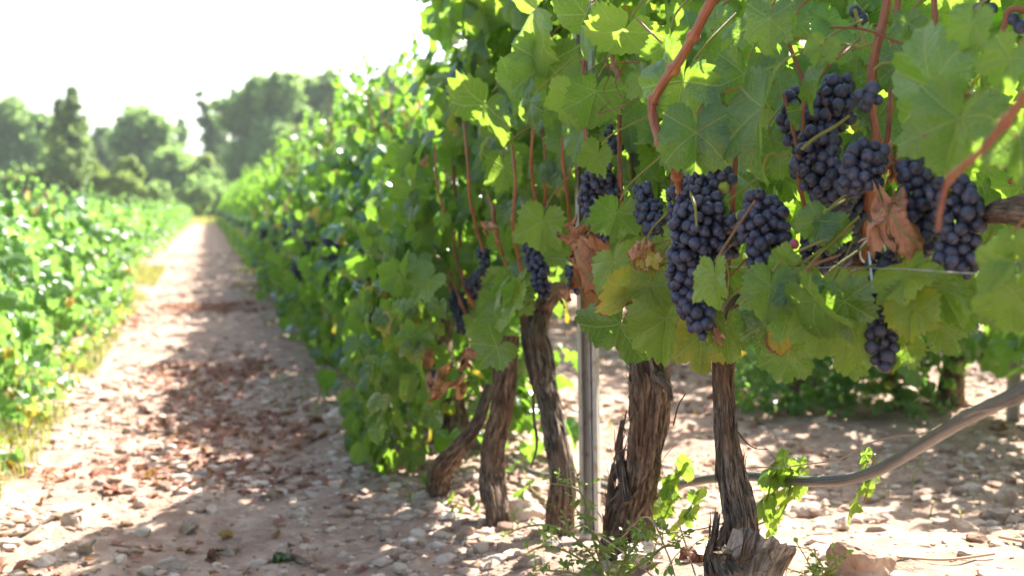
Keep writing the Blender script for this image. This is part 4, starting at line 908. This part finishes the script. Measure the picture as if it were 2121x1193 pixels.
def put_copy(proto, used, x, y, rz, sc, label, group, parts=True):
    if proto.name not in used: o = proto; used.add(proto.name)
    elif parts: o = copy_tree(proto)
    else:
        o = proto.copy(); COL.objects.link(o)
        for ch in proto.children:
            if ch.name.split('.')[0] in ('foliage', 'trunk'): q = ch.copy(); COL.objects.link(q); q.parent = o
    o.location = (x, y, float(gh(x, y))); o.rotation_euler = (0, 0, rz); o.scale = sc
    return tag(o, label, 'grapevine', group)
used = set(); rg = np.random.default_rng(77)
nearT = [make_vine_type(600 + i, 1.00, -.28, .26, .32, 1300, 'mid', size=.043, age=(0, .5)) for i in range(4)]
farT = [make_vine_type(620 + i, 1.00, -.28, .26, .40, 720, 'lo', size=.054, canes=2, grapes=0) for i in range(4)]
y = 2.85; i = 0
NEARL = ['grapevine behind the leaning thin trunk, its leaves hanging down to the stones', 'dense leafy grapevine just past the orange dead leaf, second beyond the leaning trunk', 'dense leafy grapevine third beyond the leaning trunk, filling the middle of the hedge', 'dense leafy grapevine fourth beyond the leaning trunk, beside the grey stone on the path']
while y < 48:
    far = y > 9
    lab = NEARL[i] if i < 4 else ('blurred grapevine in the far part of the hedge right of the path' if far else 'blurred dense grapevine in the middle stretch of the hedge right of the path')
    T_ = farT if far else nearT
    put_copy(T_[i % 4], used, .6 + rg.normal(0, .015), y, 0, (1, 1, 1 + rg.normal(0, .05)), lab, None if i < 4 else ('far grapevines of the right hedge' if far else 'middle grapevines of the right hedge'), not far)
    y += .46 if not far else .62; i += 1
nmain = i
leftT = [make_vine_type(640 + i, .60, -.38, .46, .34, 1250, 'mid', mat='leaf_left', size=.038, grapes=0, canes=4, skirt=.7, age=(0, .4)) for i in range(4)]
leftF = [make_vine_type(660 + i, .60, -.40, .36, .45, 1200, 'lo', mat='leaf_left', size=.037, grapes=0, canes=0, skirt=.9) for i in range(4)]
used2 = set()
rowT = [make_vine_type(680 + i, 1.06, -.34, .30, .32, 640, 'mid', size=.050, skirt=.3, zlow=.12) for i in range(3)]; used3 = set()
for rx, y0, lab, grp in ((-.93, 1.6, 'low bushy grapevine in the bright row along the left side of the path', 'grapevines of the left row'), (-2.45, 5.6, 'low bushy grapevine in the second row left of the path', 'grapevines of the second left row'),
                         (-3.95, 9.0, 'low grapevine in the third row left of the path, far away', 'grapevines of the third left row')):
    y = y0; i = 0
    while y < 46:
        far = y > 8
        put_copy((leftF if far else leftT)[i % 4], used2, rx + rg.normal(0, .03), y, rg.normal(0, .1), (1, 1, (1.02 + rg.normal(0, .06)) * (1 + .0*y)), lab, grp, not far)
        y += .55 if not far else .8; i += 1
# rows to the right, seen under and through the near canopy
for rx, y0, y1, lab, grp in ((2.1, .7, 10, 'shaded grapevine in the next row behind, seen under the near leaves', 'grapevines of the next row to the right'), (3.6, 1.2, 13, 'grapevine in the second row to the right, almost hidden behind the next one', 'grapevines of the second row to the right')):
    y = y0; i = 0
    while y < y1:
        o = put_copy(rowT[(i + 1) % 3], used3, rx + rg.normal(0, .02), y, math.pi * (i % 2), (1, 1, 1), lab, grp, True)
        y += .55; i += 1
for px, rz, lab in ((1640, 1.2, 'low dark vine growth behind the nearest trunk'), (1850, 1.9, 'spreading low vine growth under the lowest bunch')):
    p = PD(px, 850, 3.35); o = put_copy(leftT[px % 4], used2, p[0], p[1], rz, (.45, .5, .42), lab, None)
# ------------------------------------------------------------------ steel posts
def post(x, y, top, lean, label, half=.0125):
    v = empty('trellis_post', (x, y, float(gh(x, y)))); tag(v, label, 'post', None)
    w_, d_, t_, lp = half, .018, .0016, .0042
    # folded sheet profile: lips, side walls, grooved web
    prof = [(-w_ + lp, -d_ / 2 + .002), (-w_ + lp, -d_ / 2), (-w_, -d_ / 2), (-w_, d_ / 2), (-.003, d_ / 2), (-.0015, d_ / 2 - .004), (.0015, d_ / 2 - .004), (.003, d_ / 2), (w_, d_ / 2), (w_, -d_ / 2), (w_ - lp, -d_ / 2), (w_ - lp, -d_ / 2 + .002)]
    prof = np.array(prof); tg = norm(np.gradient(prof, axis=0)); nr = np.stack([-tg[:, 1], tg[:, 0]], 1); inner = prof + nr * t_
    loop = np.vstack([prof, inner[::-1]]); k = len(loop); hgt = top - v.location[2] + .15; zs = np.linspace(-.15, hgt - .15, 40)
    V = []; yaw = math.radians(-35)
    for z in zs:
        X, Y = loop[:, 0], loop[:, 1]; V.append(np.stack([X * math.cos(yaw) - Y * math.sin(yaw) + lean * z, X * math.sin(yaw) + Y * math.cos(yaw), np.full(k, z)], 1))
    F = [[i * k + j, i * k + (j + 1) % k, (i + 1) * k + (j + 1) % k, (i + 1) * k + j] for i in range(39) for j in range(k)]
    g = Geo(); g.put(np.concatenate(V), np.array(F)); q = len(prof)
    for zi in (0, 39): g.put(V[zi], np.array([[j, j + 1, k - 2 - j, k - 1 - j] for j in range(q - 1)]))
    g.make('post_profile', M['metal'], v, smooth=False)
    g = Geo()                                                 # punched hooks along the right lip
    for z in np.arange(.02, hgt - .2, .028):
        c = np.array([(w_ - lp) * math.cos(yaw) + d_ / 2 * math.sin(yaw) + lean * z, (w_ - lp) * math.sin(yaw) - d_ / 2 * math.cos(yaw) - .001, z])
        tube(g, [c, c + np.array([-.001, -.002, .003]), c + np.array([-.0005, -.001, .007])], .0009, 5, 6)
    g.make('wire_hook', M['metal'], v)
    return v
pb = P(1224, 1150, .62); post(pb[0] + .0, pb[1], .98, -.02, 'galvanised steel trellis post standing between the forked trunk and the thickest one', .0145)
pb = P(2097, 900, 2.1); o = post(pb[0], pb[1], 1.0, 0, 'blurred grey steel post in the next row at the far right', .016)
# ------------------------------------------------------------------ drip hose, twine, wires, ties
hose = empty('irrigation_hose'); tag(hose, 'thick dusty black irrigation hose sagging behind the nearest trunk and rising to the right edge', 'hose')
hp = [(2230, 735, .585), (2121, 808, .60), (2050, 842, .62), (1990, 872, .64), (1930, 908, .66), (1870, 945, .68), (1815, 974, .69), (1765, 990, .70), (1700, 996, .70), (1630, 994, .70), (1560, 986, .69), (1500, 988, .69), (1440, 996, .69), (1395, 1008, .69), (1360, 1032, .69), (1310, 1030, .69), (1240, 1002, .69), (1170, 990, .68), (1110, 980, .67), (1050, 950, .66), (990, 930, .66), (940, 900, .66), (880, 860, .66)]
g = Geo(); tube(g, [P(*h) for h in hp], .0064, 24, 260, lambda A, L, r: 1 + .03 * noise(np.cos(A), np.sin(A), L * 25, 2)); g.make('pipe', M['hose'], hose)
for px, py, X in ((1410, 1002, .69), (1432, 997, .69), (2010, 862, .635), (2000, 866, .638)):
    c0 = P(px, py, X); c1 = P(px + 6, py - 2, X); d = norm(c1 - c0); u = norm(np.cross(d, [0, 0, 1.0])); w2 = np.cross(d, u)
    g = Geo(); a = np.linspace(0, 2 * np.pi, 14); tube(g, [c0 + (u * math.cos(k) + w2 * math.sin(k)) * .0070 for k in a], .0006, 6, 40, cap=False)
    g.make('clip', M['wire'], hose)
def line(name, pts, wpx, mat, label, cat, n=None, nseg=6):
    q = [P(*h) for h in pts]; g = Geo(); tube(g, q, pxm(wpx, q[0]) / 2, nseg, n or 120); return tag(g.make(name, M[mat], None), label, cat)
line('twine', [(2180, 800, .60), (2121, 832, .60), (2060, 846, .61), (2015, 856, .62), (1960, 882, .645), (1900, 900, .66), (1850, 904, .67), (1790, 922, .67), (1740, 950, .67), (1680, 960, .67), (1620, 967, .66), (1555, 968, .64), (1535, 972, .61)], 4.5, 'wire', 'thin brown twine running from the nearest trunk up to the hose', 'twine')
line('trellis_wire', [(2200, 575, .60), (1990, 565, .60), (1800, 555, .60), (1500, 552, .60), (1220, 540, .60), (1000, 520, .60), (800, 490, .60)], 3.5, 'metal', 'thin steel wire along the row behind the bunches', 'wire')
line('twine', [(1650, 440, .6), (1800, 520, .6), (1804, 560, .6), (1808, 605, .6)][1:], 6, 'tie', 'short white tie end dangling below the red leaf', 'tie')
for px, py in ((1755, 540), (1800, 520)):
    c0 = P(px, py, .67); g = Geo(); a = np.linspace(0, 3 * np.pi, 24); tube(g, [c0 + np.array([.013 * math.cos(k), .002 * k - .01, .013 * math.sin(k)]) for k in a], .0013, 6, 90)
    tag(g.make('vine_tie', M['tie']), 'white wire tie looped round the cordon, ' + ('left one under the red canes' if px < 1780 else 'right one beside the salmon leaf'), 'tie')
# ------------------------------------------------------------------ the wild weed at the post
def weed(base, stems, label, seed, size=.010):
    w_ = empty('weed', tuple(base)); tag(w_, label, 'weed'); rg = np.random.default_rng(seed); g = Geo(); gl = Geo()
    for s in stems:
        q = [P(a, b, X) - base for a, b, X in s]; C, r, N, B = tube(g, q, [.0016] * (len(q) - 1) + [.0006], 6, 40, tint=(.9, .15, 0, 1)); m = 7
        for i in range(5, 40, 3):
            u = norm(rg.normal(0, 1, 3) + np.array([0, 0, .6])); L = rg.uniform(.012, .035); e = C[i] + u * L; tube(g, [C[i], C[i] + u * L * .5 + [0, 0, .002], e], .0006, 4, 6, tint=(.9, 0, 0, 1), cap=False)
            k = 5; f = np.linspace(.3, 1, k)[:, None]; pb_ = C[i] + u * L * f; sd = norm(np.cross(u, [0, 0, 1.0])); sg = np.array([1, -1, 1, -1, 0])[:, None]
            put_leaves(gl, 'oval', pb_, sd * sg * .8 + u * .6 + rg.normal(0, .2, (k, 3)), np.array([0, 0, 1.0]) + rg.normal(0, .4, (k, 3)), size * rg.uniform(.7, 1.3, k), np.zeros(k), rg.uniform(0, 1, k), rg)
    g.make('stem', M['cane'], w_); gl.make('foliage', M['weed'], w_); return w_
b0 = ground_at(1250, 1200); b0[2] -= .01
weed(b0, [[(1260, 1200, .5), (1210, 1130, .5), (1150, 1090, .49), (1090, 1090, .48), (1040, 1110, .47)], [(1255, 1200, .5), (1230, 1120, .5), (1215, 1050, .5), (1190, 1010, .5), (1130, 1000, .5)], [(1250, 1200, .5), (1190, 1150, .48), (1130, 1130, .47), (1080, 1150, .46)],
          [(1265, 1200, .5), (1250, 1140, .5), (1215, 1080, .51), (1190, 1050, .52)], [(1270, 1200, .5), (1300, 1150, .5), (1330, 1110, .5), (1350, 1080, .5)], [(1275, 1200, .5), (1340, 1160, .5), (1380, 1130, .5), (1430, 1140, .5)], [(1262, 1210, .48), (1290, 1170, .48), (1300, 1120, .48)], [(1240, 1210, .48), (1180, 1185, .46), (1100, 1180, .45)]],
     'wiry green wild plant with tiny leaves sprouting at the foot of the metal post', 5)
b0 = ground_at(1700, 1215); weed(b0, [[(1700, 1215, .6), (1710, 1190, .6), (1735, 1175, .6)], [(1700, 1215, .6), (1690, 1195, .6), (1680, 1180, .6)]], 'tiny green weed before the large tan rock', 6, .007)
g = Geo()
for q in ([(1280, 1120, .5), (1340, 1070, .5), (1380, 1140, .5), (1400, 1200, .48)], [(1370, 1105, .55), (1450, 1095, .58), (1510, 1080, .6)], [(1200, 1080, .5), (1300, 1150, .5), (1360, 1200, .5)], [(1405, 1080, .55), (1440, 1190, .52)]):
    tube(g, [P(*k) for k in q], .0011, 5, 30)
tag(g.make('dry_stalk', M['twig']), 'thin dry stalks arching over the earth left of the split stump', 'twig')
# ------------------------------------------------------------------ trees at the far end of the field
def tree(name, label, D, trunk_px_, lobes, n, size, seed, mat='tree', clump=.28, tw=10):
    base = PD(trunk_px_, 430, D); base[2] = 0; v = empty(name, tuple(base)); tag(v, label, 'tree'); k = D / FPX; rg = np.random.default_rng(seed)
    gt = Geo(); top = max(430 - b + r * .5 for a, b, r in lobes) * k
    tube(gt, [(0, 0, -.3), (0.1, 0, top * .4), (0, .1, top * .8)], [tw * k * .6, tw * k * .4, tw * k * .1], 10, 16, bark_disp(seed, .8))
    gl = Geo(); tot = sum(r * r for a, b, r in lobes); W_ = .001
    for a, b, r in lobes:
        c = PD(a, b, D + rg.uniform(-1, 1) * r * k * .6) - base; R = r * k
        tube(gt, [(0, 0, max(.3, c[2] * .45)), (c[0] * .5, c[1] * .5, c[2] * .75), tuple(c)], [tw * k * .22, tw * k * .14, tw * k * .05], 6, 8)
        m = max(10, int(60 * (r / 40) ** 2 * 1.6)); d = norm(rg.normal(0, 1, (m, 3))); cc = c + d * (R * rg.uniform(.35, .95, m))[:, None] * np.array([1, 1, 1.0])
        nl = max(20, int(n * r * r / tot / m)); cr = R * clump * rg.uniform(.6, 1.3, m)
        p = (cc[:, None] + norm(rg.normal(0, 1, (m, nl, 3))) * (cr[:, None] * rg.uniform(.3, 1, (m, nl)) ** .6)[..., None]).reshape(-1, 3); q = len(p)
        put_leaves(gl, 'q', p, rg.normal(0, 1, (q, 3)) - [0, 0, .5], rg.normal(0, .7, (q, 3)) + [0, 0, .8] + .5 * norm(p - c), size * k * rg.uniform(.6, 1.3, q), np.full(q, rg.uniform(0, .2)), np.repeat(rg.uniform(0, 1, m), nl), rg)
    gt.make('trunk', M['bark_tree'], v); gl.make('crown', M[mat], v); return v
tree('poplar', 'tall dark poplar with two pointed tips standing behind the left row', 50, 147, [(150, 194, 14), (121, 210, 11), (150, 222, 20), (123, 238, 16), (150, 258, 30), (120, 275, 22), (143, 302, 40), (143, 345, 43), (143, 385, 43), (145, 415, 38)], 22000, 7, 1, mat='tree_dark', clump=.4)
tree('broadleaf_tree', 'broad pale green tree at the left edge', 75, 30, [(20, 250, 48), (60, 290, 42), (-20, 260, 50), (20, 320, 60), (75, 345, 45), (-40, 330, 60), (30, 380, 60), (90, 260, 26)], 26000, 9, 2)
tree('broadleaf_tree', 'small dark tree between the poplar and the rounded tree', 88, 215, [(212, 285, 26), (225, 320, 36), (200, 340, 34), (230, 365, 40)], 12000, 7, 3, mat='tree_dark')
tree('broadleaf_tree', 'rounded dark green tree left of the path end', 72, 300, [(285, 258, 40), (270, 300, 46), (320, 300, 46), (350, 340, 48), (290, 350, 50), (385, 365, 42), (340, 390, 50), (400, 400, 34), (325, 262, 28), (260, 380, 44)], 30000, 8, 4)
tree('cypress', 'thin dark treetop poking up behind the rounded tree', 100, 375, [(375, 252, 11), (375, 275, 17), (375, 310, 22), (375, 350, 26)], 4000, 6, 5, clump=.4)
tree('poplar', 'dark leaning treetop at the left side of the big tree group', 78, 470, [(412, 195, 8), (422, 220, 14), (432, 250, 20), (445, 285, 26), (455, 320, 32), (470, 365, 42), (445, 395, 34)], 15000, 7, 6, mat='tree_dark', clump=.4)
tree('broadleaf_tree', 'big spreading tree with an airy crown behind the path end', 70, 560, [(500, 215, 34), (545, 195, 42), (590, 178, 34), (600, 230, 46), (530, 260, 48), (480, 250, 32), (570, 300, 56), (510, 330, 50), (620, 310, 50), (560, 380, 60), (500, 400, 46), (620, 385, 50), (455, 215, 18)], 42000, 8, 7, tw=18)
tree('broadleaf_tree', 'flat topped olive green tree right of the big spreading tree', 72, 680, [(640, 185, 30), (680, 182, 34), (705, 215, 36), (665, 230, 40), (640, 280, 44), (700, 290, 50), (670, 350, 56), (720, 370, 50)], 28000, 8, 8, tw=14)
tree('broadleaf_tree', 'lighter round tree in front of the olive green one', 60, 625, [(620, 295, 34), (660, 290, 30), (640, 340, 44), (590, 340, 32), (680, 350, 36)], 11000, 8, 9, mat='bush')
tree('broadleaf_tree', 'faint thin tree showing over the top of the hedge', 80, 810, [(812, 150, 18), (800, 170, 24), (825, 190, 28), (800, 230, 40), (840, 260, 44), (780, 300, 50)], 3000, 7, 10, mat='bush')
tree('broadleaf_tree', 'tree hidden behind the middle of the hedge', 80, 950, [(900, 300, 60), (960, 260, 60), (1020, 300, 60), (960, 360, 70)], 8000, 9, 11)
def shrub(px, py, r, D, label, seed, mat='bush'):
    o = tree('shrub', label, D, px, [(px, py, r), (px - r * .7, py + r * .5, r * .75), (px + r * .7, py + r * .45, r * .7), (px, py + r, r * .9)], int(2500 + r * 60), 8, seed, mat, tw=4); o['category'] = 'shrub'
for k, (px, py, r, D, lab) in enumerate([(70, 375, 28, 50, 'yellow green bush left of the poplar'), (10, 385, 30, 50, 'yellow green bush at the left edge under the broad tree'), (185, 345, 26, 52, 'bright bush touching the right side of the poplar'), (215, 380, 28, 49, 'pale bush right of the poplar foot'),
                                       (268, 350, 26, 49, 'tall pale green bush under the rounded tree'), (262, 385, 30, 48, 'low pale bush before the rounded tree'), (325, 395, 24, 48, 'low olive bush left of the path end'), (432, 380, 34, 60, 'dark tall bush in the gap behind the path end'), (425, 345, 26, 62, 'green bush below the white building'), (405, 395, 30, 56, 'dark bush closing the path end, left one'),
                                       (445, 410, 30, 58, 'dark bush closing the path end, right one'), (520, 395, 34, 56, 'dark bush behind the far end of the hedge'), (700, 300, 30, 58, 'olive bush beside the hedge crest')]):
    shrub(px, py, r, D, lab, 30 + k, 'tree' if 'dark' in lab or 'olive' in lab else 'bush')
# ------------------------------------------------------------------ small white building glimpsed between the trees
b = PD(428, 312, 95); h = empty('white_building', (b[0], b[1], 0)); tag(h, 'small white building with a grey roof glimpsed between the far trees', 'building')
def boxg(g, x0, x1, y0, y1, z0, z1):
    V = np.array([[x, y, z] for x in (x0, x1) for y in (y0, y1) for z in (z0, z1)]); g.put(V, np.array([[0, 1, 3, 2], [4, 6, 7, 5], [0, 4, 5, 1], [2, 3, 7, 6], [0, 2, 6, 4], [1, 5, 7, 3]]))
g = Geo(); boxg(g, -1.6, 1.6, 0, 4, -.1, 4.9); g.make('wall', M['wall'], h, smooth=False)
g = Geo(); V = np.array([[-1.9, -.3, 4.9], [1.9, -.3, 4.9], [1.9, 4.3, 4.9], [-1.9, 4.3, 4.9], [-1.9, 2, 5.7], [1.9, 2, 5.7]]); g.put(V, np.array([[0, 1, 5, 4], [2, 3, 4, 5], [0, 3, 2, 1]])); g.put(V, np.array([[0, 4, 3], [1, 2, 5]])); g.make('roof', M['roof'], h, smooth=False)
for x in (-.8, .8): g = Geo(); boxg(g, x - .3, x + .3, -.04, -.003, 3.2, 4.1); g.make('window', M['glass'], h, smooth=False)

# ------------------------------------------------------------------ the hazy air between the camera and the far trees
m, t = newmat('haze_air'); b_ = NB(t); o_ = t.nodes.new('ShaderNodeOutputMaterial')
pv = b_.n('ShaderNodeVolumePrincipled', {'Color': (0.90, 0.95, 1.0, 1), 'Density': 0.0006, 'Anisotropy': 0.3}); t.links.new(pv.outputs[0], o_.inputs['Volume'])
g = Geo(); boxg(g, -950, 950, -120, 1000, -9, 45); tag(g.make('haze', m, smooth=False), 'thin pale summer haze in front of the far trees', 'haze', kind='stuff')
